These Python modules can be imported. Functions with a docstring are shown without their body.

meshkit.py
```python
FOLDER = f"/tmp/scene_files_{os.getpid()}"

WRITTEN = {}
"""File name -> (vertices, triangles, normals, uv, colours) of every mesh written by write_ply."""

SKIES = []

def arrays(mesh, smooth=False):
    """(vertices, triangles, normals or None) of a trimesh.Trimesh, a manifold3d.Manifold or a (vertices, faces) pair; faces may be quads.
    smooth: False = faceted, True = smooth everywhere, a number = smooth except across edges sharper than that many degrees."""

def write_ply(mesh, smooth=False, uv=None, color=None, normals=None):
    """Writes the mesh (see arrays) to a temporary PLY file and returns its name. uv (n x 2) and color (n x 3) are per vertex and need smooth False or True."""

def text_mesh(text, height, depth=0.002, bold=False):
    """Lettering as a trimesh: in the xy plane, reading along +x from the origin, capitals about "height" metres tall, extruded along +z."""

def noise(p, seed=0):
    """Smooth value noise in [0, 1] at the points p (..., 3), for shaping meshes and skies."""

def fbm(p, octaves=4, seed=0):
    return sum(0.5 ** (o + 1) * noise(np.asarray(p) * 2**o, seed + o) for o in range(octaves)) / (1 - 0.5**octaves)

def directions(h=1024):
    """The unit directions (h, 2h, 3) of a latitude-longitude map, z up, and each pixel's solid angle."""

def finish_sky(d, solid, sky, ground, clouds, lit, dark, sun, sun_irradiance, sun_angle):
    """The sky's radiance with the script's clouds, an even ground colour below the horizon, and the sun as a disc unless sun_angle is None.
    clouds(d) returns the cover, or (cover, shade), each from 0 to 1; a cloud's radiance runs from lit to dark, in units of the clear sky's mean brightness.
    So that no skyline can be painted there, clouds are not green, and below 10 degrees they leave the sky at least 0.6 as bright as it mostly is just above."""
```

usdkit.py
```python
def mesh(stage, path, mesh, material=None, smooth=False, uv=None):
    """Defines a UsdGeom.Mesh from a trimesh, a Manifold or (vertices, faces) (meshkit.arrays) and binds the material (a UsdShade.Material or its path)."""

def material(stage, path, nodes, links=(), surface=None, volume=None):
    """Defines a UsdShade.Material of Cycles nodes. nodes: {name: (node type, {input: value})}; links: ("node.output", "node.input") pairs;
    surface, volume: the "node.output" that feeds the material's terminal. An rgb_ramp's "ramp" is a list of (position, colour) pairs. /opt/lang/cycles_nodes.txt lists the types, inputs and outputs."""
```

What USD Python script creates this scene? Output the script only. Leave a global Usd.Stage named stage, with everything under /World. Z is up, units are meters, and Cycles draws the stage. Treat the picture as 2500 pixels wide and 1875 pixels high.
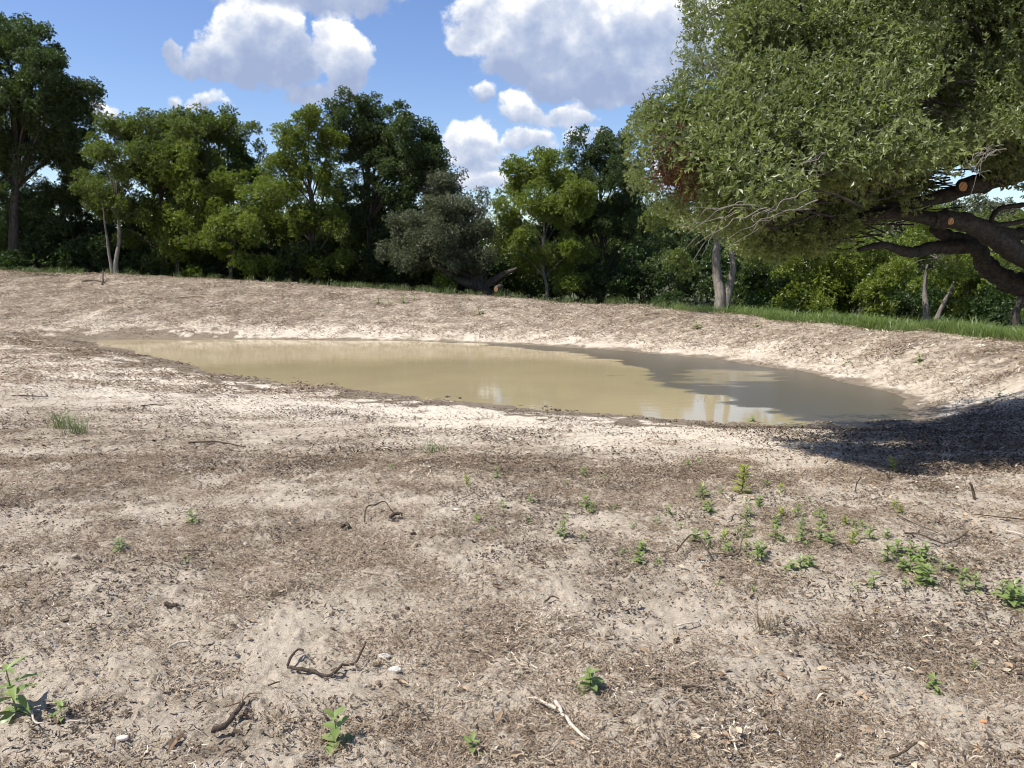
import math, numpy as np, trimesh, usdkit, meshkit
from pxr import Usd, UsdGeom, UsdLux, UsdShade, Gf, Sdf, Vt
from scipy.interpolate import RBFInterpolator, RegularGridInterpolator
from shapely.geometry import Polygon, Point
import shapely

stage = Usd.Stage.CreateInMemory()
UsdGeom.SetStageUpAxis(stage, 'Z'); UsdGeom.SetStageMetersPerUnit(stage, 1.0)
UsdGeom.Xform.Define(stage, '/World'); UsdGeom.Scope.Define(stage, '/World/Looks')
R = np.random.default_rng
PI = math.pi

# ------------------------------------------------------------------ camera, sky, sun, exposure
EYE = np.array([0, 0, 1.6]); FPX = 1877.0; CX, CY = 1250.0, 937.5; HORIZON = 650.0
PITCH = math.atan((CY - HORIZON) / FPX)
cam = UsdGeom.Camera.Define(stage, '/World/camera')
cam.CreateHorizontalApertureAttr(36.0); cam.CreateVerticalApertureAttr(27.0)
cam.CreateFocalLengthAttr(36.0 * FPX / 2500.0)
cam.CreateExposureAttr(0.78)
cam.CreateClippingRangeAttr(Gf.Vec2f(0.05, 20000.0))
xf = UsdGeom.Xformable(cam)
xf.AddTranslateOp().Set(Gf.Vec3d(*EYE)); xf.AddRotateXOp().Set(90.0 - math.degrees(PITCH))

SUN_EL = math.radians(57.0)
SUN = np.array([-0.956 * math.cos(SUN_EL), -0.292 * math.cos(SUN_EL), math.sin(SUN_EL)])
SUN /= np.linalg.norm(SUN)
SUN_ROT = math.atan2(SUN[0], SUN[1])
sun = UsdLux.DistantLight.Define(stage, '/World/sun')
sun.CreateIntensityAttr(1.2); sun.CreateAngleAttr(0.53); sun.CreateNormalizeAttr(True)
sun.CreateColorAttr(Gf.Vec3f(1.0, 0.955, 0.89))
rot = Gf.Rotation(Gf.Vec3d(0, 0, 1), Gf.Vec3d(*SUN))
UsdGeom.Xformable(sun).AddOrientOp(UsdGeom.XformOp.PrecisionDouble).Set(Gf.Quatd(rot.GetQuat()))

SKY_STRENGTH = 0.055
def cam_dir(px, py):
    a, b = (np.asarray(px, float) - CX) / FPX, (CY - np.asarray(py, float)) / FPX
    c, s = math.cos(PITCH), math.sin(PITCH)
    return np.stack([a, c + b * s, -s + b * c], -1)

# the clouds seen in front (centre and half size given as bearings), then a generic field of cumulus for the rest of the sky
CLOUDS = [  # px, py, half width, half height, base, top
    *[(*c, 205, -10) for c in ((600, 112, 92, 92), (535, 142, 84, 55), (672, 100, 76, 82), (705, 140, 72, 58), (480, 160, 52, 36), (424, 128, 28, 46), (585, 50, 46, 60), (640, 165, 110, 34))],
    *[(*c, 245, 30) for c in ((836, 110, 64, 78), (800, 72, 36, 46), (775, 212, 92, 32), (850, 175, 46, 52))], (780, -24, 225, 52, 40, -160),
    *[(*c, 250, -90) for c in ((1215, 40, 122, 76), (1128, 82, 48, 36), (1330, 96, 155, 104), (1500, 78, 200, 134), (1680, 60, 150, 150), (1440, 206, 190, 44), (1270, 160, 95, 60))],
    (1176, 246, 42, 27, 275, 215), (1268, 268, 58, 40, 320, 225), (1392, 278, 66, 32, 320, 240), (1310, 292, 110, 20, 330, 250), (1150, 344, 80, 48, 410, 295), (1290, 338, 64, 30, 375, 305), (1240, 372, 20, 16, 390, 352),
    (1400, 335, 34, 28, 370, 305), (1455, 330, 36, 30, 365, 300), (1160, 395, 90, 36, 470, 330), (1190, 452, 100, 34, 520, 400), (1200, 408, 22, 16, 425, 390),
    (414, 242, 32, 22, 268, 220), (505, 248, 58, 26, 280, 222), (240, 274, 52, 26, 310, 240), (335, 280, 26, 18, 300, 258), (1020, 295, 26, 16, 315, 275), (50, 330, 90, 40, 390, 280), (1800, 420, 200, 90, 540, 300),
]
def build_sky():
    N, L = {}, []
    N['tc'] = ('texture_coordinate', {}); N['sx'] = ('separate_xyz', {}); L.append(('tc.generated', 'sx.vector'))
    N['ymax'] = ('math', {'math_type': 'maximum', 'value2': 0.05}); L.append(('sx.y', 'ymax.value1'))
    for k in 'xz':
        N['g' + k] = ('math', {'math_type': 'divide'}); L += [('sx.' + k, f'g{k}.value1'), ('ymax.value', f'g{k}.value2')]
    N['g'] = ('combine_xyz', {}); L += [('gx.value', 'g.x'), ('gz.value', 'g.y')]
    # lumps of the cloud edge: the bearing is pushed about by noise before the clouds are measured
    N['nw'] = ('noise_texture', {'scale': 11.0, 'detail': 9.0, 'roughness': 0.56}); L.append(('g.vector', 'nw.vector'))
    N['nwc'] = ('vector_math', {'math_type': 'subtract', 'vector2': (0.5, 0.5, 0.5)}); L.append(('nw.color', 'nwc.vector1'))
    N['nws'] = ('vector_math', {'math_type': 'scale', 'scale': 0.085}); L.append(('nwc.vector', 'nws.vector1'))
    N['gw'] = ('vector_math', {'math_type': 'add'}); L += [('g.vector', 'gw.vector1'), ('nws.vector', 'gw.vector2')]
    N['gws'] = ('separate_xyz', {}); L.append(('gw.vector', 'gws.vector'))
    cover = tsum = wsum = None
    for i, (px, py, hw, hh, pb, pt) in enumerate(CLOUDS):
        d = cam_dir(px, py); u, v = d[0] / d[1], d[2] / d[1]
        a, b = hw / FPX, hh / FPX
        N[f'm{i}'] = ('mapping', {'mapping_type': 'point', 'location': (-u / a, -v / b, 0), 'scale': (1 / a, 1 / b, 0)}); L.append(('gw.vector', f'm{i}.vector'))
        N[f'l{i}'] = ('vector_math', {'math_type': 'length'}); L.append((f'm{i}.vector', f'l{i}.vector1'))
        N[f'f{i}'] = ('math', {'math_type': 'subtract', 'value1': 1.17}); L.append((f'l{i}.value', f'f{i}.value2'))
        N[f'h{i}'] = ('math', {'math_type': 'multiply', 'value2': min(1.0, b / 0.03)}); L.append((f'f{i}.value', f'h{i}.value1'))
        N[f'w{i}'] = ('math', {'math_type': 'maximum', 'value2': 0.0}); L.append((f'f{i}.value', f'w{i}.value1'))
        vb, vt = (q[2] / q[1] for q in (cam_dir(px, pb), cam_dir(px, pt)))
        N[f's{i}'] = ('math', {'math_type': 'multiply_add', 'value2': 2 / (vt - vb), 'value3': -1 - 2 * vb / (vt - vb)}); L.append(('gws.y', f's{i}.value1'))
        N[f't{i}'] = ('math', {'math_type': 'multiply'}); L += [(f'w{i}.value', f't{i}.value1'), (f's{i}.value', f't{i}.value2')]
        if cover is None:
            cover, tsum, wsum = f'h{i}.value', f't{i}.value', f'w{i}.value'
        else:
            N[f'c{i}'] = ('math', {'math_type': 'smoothmax', 'value3': 0.12}); L += [(cover, f'c{i}.value1'), (f'h{i}.value', f'c{i}.value2')]; cover = f'c{i}.value'
            N[f'T{i}'] = ('math', {'math_type': 'add'}); L += [(tsum, f'T{i}.value1'), (f't{i}.value', f'T{i}.value2')]; tsum = f'T{i}.value'
            N[f'W{i}'] = ('math', {'math_type': 'add'}); L += [(wsum, f'W{i}.value1'), (f'w{i}.value', f'W{i}.value2')]; wsum = f'W{i}.value'
    # detail noise and relief: the same noise a little way towards the sun
    N['nd'] = ('noise_texture', {'scale': 24.0, 'detail': 10.0, 'roughness': 0.62}); L.append(('g.vector', 'nd.vector'))
    N['go'] = ('vector_math', {'math_type': 'add', 'vector2': (-0.010, 0.013, 0)}); L.append(('g.vector', 'go.vector1'))
    N['nd2'] = ('noise_texture', {'scale': 26.0, 'detail': 5.0, 'roughness': 0.5}); L.append(('go.vector', 'nd2.vector'))
    N['ndc'] = ('math', {'math_type': 'multiply_add', 'value2': 0.75, 'value3': -0.44}); L.append(('nd.fac', 'ndc.value1'))
    N['cv'] = ('math', {'math_type': 'add'}); L += [(cover, 'cv.value1'), ('ndc.value', 'cv.value2')]
    N['front'] = ('map_range', {'range_type': 'smoothstep', 'from_min': 0.12, 'from_max': 0.3, 'to_min': 0.0, 'to_max': 1.0}); L.append(('sx.y', 'front.value'))
    N['cf'] = ('map_range', {'range_type': 'smoothstep', 'from_min': 0.02, 'from_max': 0.25, 'to_min': 0.0, 'to_max': 1.0}); L.append(('cv.value', 'cf.value'))
    N['cff'] = ('math', {'math_type': 'multiply'}); L += [('cf.result', 'cff.value1'), ('front.result', 'cff.value2')]
    # height within the cloud: from the base to the top
    N['we'] = ('math', {'math_type': 'maximum', 'value2': 0.02}); L.append((wsum, 'we.value1'))
    N['tt'] = ('math', {'math_type': 'divide'}); L += [(tsum, 'tt.value1'), ('we.value', 'tt.value2')]
    N['rel'] = ('math', {'math_type': 'subtract'}); L += [('nd.fac', 'rel.value1'), ('nd2.fac', 'rel.value2')]
    N['rels'] = ('math', {'math_type': 'multiply', 'value2': 1.35}); L.append(('rel.value', 'rels.value1'))
    N['core'] = ('map_range', {'range_type': 'linear', 'from_min': 0.25, 'from_max': 1.1, 'to_min': 0.12, 'to_max': -0.10}); L.append(('cv.value', 'core.value'))
    N['ts'] = ('math', {'math_type': 'multiply_add', 'value2': 0.66, 'value3': 0.46}); L.append(('tt.value', 'ts.value1'))
    N['lum1'] = ('math', {'math_type': 'add'}); L += [('ts.value', 'lum1.value1'), ('rels.value', 'lum1.value2')]
    N['lum2'] = ('math', {'math_type': 'add', 'use_clamp': True}); L += [('lum1.value', 'lum2.value1'), ('core.result', 'lum2.value2')]
    N['ramp'] = ('rgb_ramp', {'ramp': [(0.0, (4.0, 4.9, 7.2)), (0.3, (4.9, 5.8, 7.9)), (0.6, (6.8, 7.5, 9.1)), (0.82, (9.2, 9.6, 10.4)), (1.0, (12.0, 12.0, 12.2))]}); L.append(('lum2.value', 'ramp.fac'))
    # the rest of the sky
    N['zmax'] = ('math', {'math_type': 'maximum', 'value2': 0.08}); L.append(('sx.z', 'zmax.value1'))
    for k in 'xy':
        N['p' + k] = ('math', {'math_type': 'divide'}); L += [('sx.' + k, f'p{k}.value1'), ('zmax.value', f'p{k}.value2')]
    N['p'] = ('combine_xyz', {}); L += [('px.value', 'p.x'), ('py.value', 'p.y')]
    N['np'] = ('noise_texture', {'scale': 0.9, 'detail': 8.0, 'roughness': 0.52}); L.append(('p.vector', 'np.vector'))
    N['cp'] = ('map_range', {'range_type': 'smoothstep', 'from_min': 0.54, 'from_max': 0.68, 'to_min': 0.0, 'to_max': 1.0}); L.append(('np.fac', 'cp.value'))
    N['up'] = ('map_range', {'range_type': 'smoothstep', 'from_min': 0.04, 'from_max': 0.14, 'to_min': 0.0, 'to_max': 1.0}); L.append(('sx.z', 'up.value'))
    N['notfront'] = ('map_range', {'range_type': 'smoothstep', 'from_min': 0.44, 'from_max': 0.62, 'to_min': 0.0, 'to_max': 1.0}); L.append(('gz.value', 'notfront.value'))
    N['behind'] = ('math', {'math_type': 'subtract', 'value1': 1.0}); L.append(('front.result', 'behind.value2'))
    N['where'] = ('math', {'math_type': 'maximum'}); L += [('notfront.result', 'where.value1'), ('behind.value', 'where.value2')]
    N['cp1'] = ('math', {'math_type': 'multiply'}); L += [('cp.result', 'cp1.value1'), ('up.result', 'cp1.value2')]
    N['cp2'] = ('math', {'math_type': 'multiply'}); L += [('cp1.value', 'cp2.value1'), ('where.value', 'cp2.value2')]
    N['sky'] = ('sky_texture', {'sky_type': 'single_scattering', 'sun_disc': False, 'sun_elevation': SUN_EL, 'sun_rotation': SUN_ROT, 'altitude': 100.0, 'air_density': 1.0, 'aerosol_density': 0.35, 'ozone_density': 1.6})
    N['hs'] = ('hsv', {'hue': 0.514, 'saturation': 1.16, 'value': 1.75}); L.append(('sky.color', 'hs.color'))
    N['mixp'] = ('mix', {'color2': (9.0, 9.3, 10.3)}); L += [('hs.color', 'mixp.color1'), ('cp2.value', 'mixp.fac')]
    N['mixf'] = ('mix', {}); L += [('mixp.color', 'mixf.color1'), ('ramp.color', 'mixf.color2'), ('cff.value', 'mixf.fac')]
    N['bg'] = ('background_shader', {'strength': SKY_STRENGTH}); L.append(('mixf.color', 'bg.color'))
    return usdkit.material(stage, '/World/Looks/sky_material', N, L, surface='bg.background')
dome = UsdLux.DomeLight.Define(stage, '/World/sky')
UsdShade.MaterialBindingAPI.Apply(dome.GetPrim()).Bind(build_sky())
dome.GetPrim().SetCustomDataByKey('kind', 'structure')

# ------------------------------------------------------------------ helpers
used = {}
def path_for(name, parent=None):
    base = (str(parent.GetPath()) if parent is not None else '/World') + '/' + name
    n = used.get(base, -1) + 1; used[base] = n
    return base if n == 0 else f'{base}_{n:03d}'
def tag(prim, label=None, cat=None, group=None, kind=None):
    for k, v in (('label', label), ('category', cat), ('group', group), ('kind', kind)):
        if v: prim.SetCustomDataByKey(k, v)
    return prim
def obj(name, mesh, m, parent=None, smooth=False):
    return usdkit.mesh(stage, path_for(name, parent), mesh, m, smooth=smooth).GetPrim()
def thing(name, label=None, cat=None, group=None, kind=None, loc=(0, 0, 0), rz=0.0, scale=1.0, ref=None, tilt=(0, 0)):
    x = UsdGeom.Xform.Define(stage, path_for(name))
    x.AddTranslateOp().Set(Gf.Vec3d(*map(float, loc)))
    if rz or tilt != (0, 0): x.AddRotateXYZOp().Set(Gf.Vec3f(float(tilt[0]), float(tilt[1]), float(rz)))
    if scale != 1.0: x.AddScaleOp().Set(Gf.Vec3f(float(scale), float(scale), float(scale)))
    p = x.GetPrim(); tag(p, label, cat, group, kind)
    if ref is not None:
        p.GetReferences().AddInternalReference(ref); p.SetInstanceable(True)
    return p
def mat(name, nodes, links, surface='p.BSDF'):
    return usdkit.material(stage, '/World/Looks/' + name, nodes, links, surface=surface)
def quat_from(z, spin):
    """(n,4) wxyz quaternions turning +z to z, after a spin about +z."""
    z = z / np.linalg.norm(z, axis=1, keepdims=True)
    w = 1 + z[:, 2]; q = np.stack([w, -z[:, 1], z[:, 0], np.zeros(len(z))], 1)
    bad = w < 1e-4; q[bad] = [0, 1, 0, 0]
    q /= np.linalg.norm(q, axis=1, keepdims=True)
    c, s = np.cos(spin / 2), np.sin(spin / 2)
    a, b, cc, d = q.T
    return np.stack([a * c - d * s, b * c + cc * s, cc * c - b * s, d * c + a * s], 1)
def scatter(name, protos, m, pos, quat, scale, which, parent=None, pname='spray'):
    path = path_for(name, parent)
    pi = UsdGeom.PointInstancer.Define(stage, path)
    targets = []
    for k, pr in enumerate(protos):
        mm = m[k] if isinstance(m, (list, tuple)) else m
        usdkit.mesh(stage, f'{path}/{pname}_{k:03d}', pr, mm)
        targets.append(Sdf.Path(f'{path}/{pname}_{k:03d}'))
    pi.CreatePrototypesRel().SetTargets(targets)
    pi.CreateProtoIndicesAttr(Vt.IntArray.FromNumpy(np.asarray(which, np.int32)))
    pi.CreatePositionsAttr(Vt.Vec3fArray.FromNumpy(np.asarray(pos, np.float32)))
    pi.CreateOrientationsAttr(Vt.QuathArray([Gf.Quath(*map(float, q)) for q in quat]))
    s = np.asarray(scale, np.float32)
    if s.ndim == 1: s = np.repeat(s[:, None], 3, 1)
    pi.CreateScalesAttr(Vt.Vec3fArray.FromNumpy(np.ascontiguousarray(s)))
    return pi.GetPrim()
def unit(v):
    return v / (np.linalg.norm(v, axis=-1, keepdims=True) + 1e-12)
def tube(points, radii, sides=6, wobble=0.0, seed=0):
    p = np.asarray(points, float); r = np.broadcast_to(radii, (len(p),)).astype(float)
    t = unit(np.gradient(p, axis=0))
    ref = np.array([0.31, 0.22, 0.92]) if abs(t[:, 2]).mean() < 0.8 else np.array([1.0, 0.1, 0])
    a = unit(np.cross(t, ref)); b = np.cross(t, a)
    ang = np.arange(sides) * 2 * PI / sides
    k = np.ones((len(p), sides)) if wobble == 0 else 1 + wobble * (R(seed).random((len(p), sides)) - 0.5) * 2
    v = p[:, None] + (r[:, None] * k)[:, :, None] * (np.cos(ang)[None, :, None] * a[:, None] + np.sin(ang)[None, :, None] * b[:, None])
    i, j = np.meshgrid(np.arange(len(p) - 1), np.arange(sides), indexing='ij')
    q = np.stack([i * sides + j, i * sides + (j + 1) % sides, (i + 1) * sides + (j + 1) % sides, (i + 1) * sides + j], -1).reshape(-1, 4)
    f = np.vstack([q[:, [0, 1, 2]], q[:, [0, 2, 3]]])
    n = len(p) * sides
    v = np.vstack([v.reshape(-1, 3), p[:1], p[-1:]])
    caps = [[n, (k + 1) % sides, k] for k in range(sides)] + [[n + 1, n - sides + k, n - sides + (k + 1) % sides] for k in range(sides)]
    return v, np.vstack([f, caps])
def join(parts):
    vs, fs, n = [], [], 0
    for v, f in parts:
        vs.append(v); fs.append(np.asarray(f) + n); n += len(v)
    return np.vstack(vs), np.vstack(fs)
def curve(pts, n):
    """A smooth line through the points (Catmull-Rom)."""
    p = np.asarray(pts, float); p = np.vstack([2 * p[0] - p[1], p, 2 * p[-1] - p[-2]])
    out = []
    for i in range(1, len(p) - 2):
        t = np.linspace(0, 1, n, endpoint=False)[:, None]
        a, b, c, d = p[i - 1], p[i], p[i + 1], p[i + 2]
        out.append(0.5 * (2 * b + (c - a) * t + (2 * a - 5 * b + 4 * c - d) * t**2 + (3 * b - a - 3 * c + d) * t**3))
    return np.vstack(out + [p[-2:-1]])
def at(px, py, depth):
    """The point on the ray through a picture position of the photograph, so many metres ahead."""
    d = cam_dir(px, py)
    return EYE + d * (np.asarray(depth, float) / d[..., 1])[..., None]
def on_plane(px, py, z):
    d = cam_dir(px, py); return EYE + d * ((z - EYE[2]) / d[..., 2])[..., None]
def project(p):
    p = np.asarray(p, float) - EYE; c, s = math.cos(PITCH), math.sin(PITCH)
    fwd = p[..., 1] * c - p[..., 2] * s; up = p[..., 1] * s + p[..., 2] * c
    return CX + FPX * p[..., 0] / fwd, CY - FPX * up / fwd, fwd

# ------------------------------------------------------------------ the lie of the land
WATER_Z = -1.2
SHORE = [(180, 834), (300, 830), (500, 829), (800, 830), (1000, 832), (1250, 841), (1500, 856), (1700, 873), (1900, 900), (2050, 930), (2150, 960), (2190, 990),
         (2150, 1020), (2000, 1036), (1850, 1038), (1700, 1031), (1500, 1012), (1250, 988), (1000, 966), (800, 946), (600, 918), (450, 888), (320, 862), (220, 845)]
shore = np.array([on_plane(x, y, WATER_Z) for x, y in SHORE])
CREST = [(-400, 655, 44), (-200, 657, 42), (0, 661, 41), (250, 668, 40), (500, 680, 39.5), (740, 694, 39), (1000, 711, 37.5), (1250, 727, 35.5), (1550, 746, 31.5), (1800, 769, 27.5), (2000, 791, 24), (2260, 813, 20.5), (2500, 838, 17.5), (2680, 862, 14.8)]
crest = np.array([at(x, y, d) for x, y, d in CREST])
ctl = [(*p[:2], WATER_Z) for p in shore]
cen = shore.mean(0)
for p in shore[::2]:
    q = cen + (p - cen) * 0.55; ctl.append((q[0], q[1], WATER_Z - 0.45))
ctl.append((cen[0], cen[1], WATER_Z - 0.6))
for p in crest: ctl.append(tuple(p))
# behind the crest the bank falls away
for (x, y, d), p in zip(CREST, crest):
    out = unit(np.array([p[0], p[1]])); drop = 0.35
    for k, dz in ((1.2, 0.03), (4, 0.5), (9, 0.85), (20, 1.0)):
        base = min(p[2] - dz, max(p[2] - dz, -0.9))
        ctl.append((p[0] + out[0] * k, p[1] + out[1] * k, p[2] - dz))
# just outside the shore and half way up the bank
for p, (x, y) in zip(shore, SHORE):
    o = unit(p[:2] - cen[:2]); near = p[1] < 21 and p[0] < 7.2
    ctl.append((p[0] + o[0] * 0.9, p[1] + o[1] * 0.9, WATER_Z + (0.07 if near else 0.13)))
for px, z, d in ((0, 0, 0),):
    pass
for x, y, z in ((0, 0, 0), (-3, 0, 0), (3, 0, 0), (-6, 0, 0.02), (6, 0, 0), (0, 3, -0.02), (-3, 4, -0.04), (3, 4, -0.05), (0, 6.5, -0.2), (-5, 6.5, -0.15), (5, 6.5, -0.2), (0, 9, -0.5), (-6, 10, -0.45), (4.5, 9, -0.5), (0, 12, -0.9),
                (-10, 12, -0.5), (-11, 17, -0.72), (-7, 14, -0.8), (-14, 22, -0.86), (-19, 29, -0.92), (-22, 32, -0.72), (-17, 14, -0.45), (-20, 20, -0.6), (-26, 26, -0.5), (4, 11.5, -0.85), (7.5, 11, -0.62), (10, 12, -0.25), (12.5, 9, 0.0), (9, 7, -0.2), (13, 4, 0.0), (-12, 5, -0.05), (-15, 0, 0), (15, 0, 0), (0, -6, 0), (-10, -8, 0), (10, -8, 0), (-25, 8, -0.2), (-35, 20, -0.2), (-40, 34, 0.6), (0, -25, 0), (-30, -15, 0), (25, -15, 0), (25, 6, 0), (30, 20, -0.6), (0, 80, -0.9), (40, 60, -1.6), (-40, 75, -0.2), (60, 30, -1.2), (-70, 30, 0), (70, 0, 0), (0, -70, 0), (-60, -40, 0), (60, -40, 0)):
    ctl.append((x, y, z))
ctl = np.array(ctl)
_rbf = RBFInterpolator(ctl[:, :2], ctl[:, 2], kernel='thin_plate_spline', smoothing=0.002)
gx = np.arange(-62, 62.01, 0.5); gy = np.arange(-62, 92.01, 0.5)
GX, GY = np.meshgrid(gx, gy, indexing='ij')
GZ = _rbf(np.stack([GX.ravel(), GY.ravel()], 1)).reshape(GX.shape)
from scipy.ndimage import map_coordinates, spline_filter
_GZf = spline_filter(GZ, order=3)
def lumps(x, y):
    p = np.stack([x, y, np.zeros_like(x)], -1)
    r = np.hypot(x, y)
    big = (meshkit.fbm(p * 0.55, 3, 5) - 0.5) * 0.10
    mid = (meshkit.fbm(p * 3.1, 3, 9) - 0.5) * 0.055
    fine = (meshkit.fbm(p * 17.0, 3, 21) - 0.5) * 0.040
    fine2 = np.maximum(meshkit.fbm(p * 36.0, 2, 33) - 0.55, 0) * 0.05
    near = np.clip(1.5 - r / 14.0, 0.0, 1.0)
    return big + mid * (0.6 + 0.4 * near) + (fine + fine2) * near
def H(x, y, rough=True):
    x, y = np.asarray(x, float), np.asarray(y, float)
    i = np.clip((x - gx[0]) / 0.5, 0, len(gx) - 1); j = np.clip((y - gy[0]) / 0.5, 0, len(gy) - 1)
    z = map_coordinates(_GZf, np.stack([i.ravel(), j.ravel()]), order=3, prefilter=False, mode='nearest').reshape(x.shape)
    far = np.clip((np.hypot(x, y) - 52) / 25, 0, 1); far = far * far * (3 - 2 * far)
    z = z * (1 - far) - 0.8 * far
    return z + lumps(x, y) * (1 - far) if rough else z
def ground(px, py, steps=900):
    """Where rays through picture positions first meet the ground."""
    px, py = np.atleast_1d(np.asarray(px, float)), np.atleast_1d(np.asarray(py, float))
    d = cam_dir(px, py); d = d / d[:, 1:2]
    ys = np.geomspace(1.2, 60, steps)
    p = EYE + d[:, None] * ys[None, :, None]
    below = p[..., 2] < H(p[..., 0], p[..., 1], True)
    k = np.where(below.any(1), below.argmax(1), steps - 1)
    y = ys[k]
    return np.stack([d[:, 0] * y, y, H(d[:, 0] * y, y)], 1)

def ground_sheet():
    a1 = np.linspace(-41, 41, 540); a2 = np.linspace(41, 319, 90)[1:-1]
    ang = np.radians(np.concatenate([a1, a2]))
    r = np.concatenate([np.geomspace(0.3, 1.2, 10)[:-1], np.geomspace(1.2, 45, 650), np.geomspace(45, 4000, 46)[1:]])
    A, Rr = np.meshgrid(ang, r, indexing='xy')
    x, y = Rr * np.sin(A), Rr * np.cos(A)
    z = H(x, y)
    nr, na = x.shape
    v = np.stack([x, y, z], -1).reshape(-1, 3)
    i, j = np.meshgrid(np.arange(nr - 1), np.arange(na), indexing='ij')
    jn = (j + 1) % na
    q = np.stack([i * na + j, i * na + jn, (i + 1) * na + jn, (i + 1) * na + j], -1).reshape(-1, 4)
    f = np.vstack([q[:, [0, 2, 1]], q[:, [0, 3, 2]]])
    c = len(v); v = np.vstack([v, [0, 0, float(H(np.array([0.0]), np.array([0.0]))[0])]])
    k = np.arange(na); f = np.vstack([f, np.stack([np.full(na, c), (k + 1) % na, k], 1)])
    return v, f
gv, gf = ground_sheet()
P3 = np.stack([gv[:, 0], gv[:, 1], np.zeros(len(gv))], 1)
zz = gv[:, 2] - WATER_Z
n1 = meshkit.fbm(P3 * 0.9, 4, 71); n2 = meshkit.fbm(P3 * np.array([2.0, 3.2, 1]), 4, 77)
shore_poly = Polygon(shore[:, :2])
sd = shapely.distance(shapely.points(gv[:, 0], gv[:, 1]), shore_poly)       # metres from the water's edge
def smooth(x, a, b):
    t = np.clip((x - a) / (b - a), 0, 1); return t * t * (3 - 2 * t)
near_side = smooth(gv[:, 1] - (28.4 - (gv[:, 0] + 16) * 0.542), 1.5, -1.5)
reach = np.where(near_side > 0.5, 5.6, 0.6) + np.clip(-gv[:, 0] - 4, 0, 20) * 0.22
pale = (1 - smooth(sd + (n1 - 0.5) * 5.5 + (n2 - 0.5) * 2.0, reach * 0.55, reach * 1.35)) * smooth(zz, -0.05, 0.08)
pale = np.clip(pale, 0, 1)
wet = 1 - smooth(zz + (n2 - 0.5) * 0.12 - 0.02 * near_side, 0.035, 0.060)
n3 = meshkit.fbm(P3 * np.array([3.0, 3.6, 1]), 4, 79)
rim = 0.22 + 1.3 * near_side + 1.6 * smooth(gv[:, 0], -8, -15)
wet = np.maximum(wet, (1 - smooth(sd + (n2 - 0.5) * 2.2 * rim + (n3 - 0.5) * 0.8 * rim, rim * 0.8, rim * 1.05)) * (zz < 0.4))
crest_a = np.arctan2(crest[:, 0], crest[:, 1]); crest_r = np.hypot(crest[:, 0], crest[:, 1])
gang = np.arctan2(gv[:, 0], gv[:, 1]); grad = np.hypot(gv[:, 0], gv[:, 1]); cr = np.interp(gang, crest_a, crest_r)
fwd_ = smooth(gv[:, 1], 6, 10)
veg = smooth(grad - cr + (n1 - 0.5) * 3, 0.6, 1.8) * fwd_
bank = smooth(sd, 0.3, 3.0) * (1 - near_side) * smooth(gv[:, 1], 8, 12)
dd_ = gv[:, 1] + (n1 - 0.5) * 3
band = np.exp(-((dd_ - 8.8) / 1.1) ** 2) * 0.13 - np.exp(-((dd_ - 6.6) / 1.0) ** 2) * 0.10 + 0.03 * smooth(dd_, 5.5, 4.0)
more = bank * (0.21 + 0.04 * smooth(gv[:, 0], -4, -12)) + band * (gv[:, 1] < 13) - 0.05 * smooth(gv[:, 0] / np.maximum(gv[:, 1], 1), 0.2, 0.6) * (gv[:, 1] < 8)
def attr(prim, name, values):
    UsdGeom.PrimvarsAPI(prim).CreatePrimvar(name, Sdf.ValueTypeNames.FloatArray, 'vertex').Set(Vt.FloatArray.FromNumpy(np.asarray(values, np.float32)))

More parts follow.
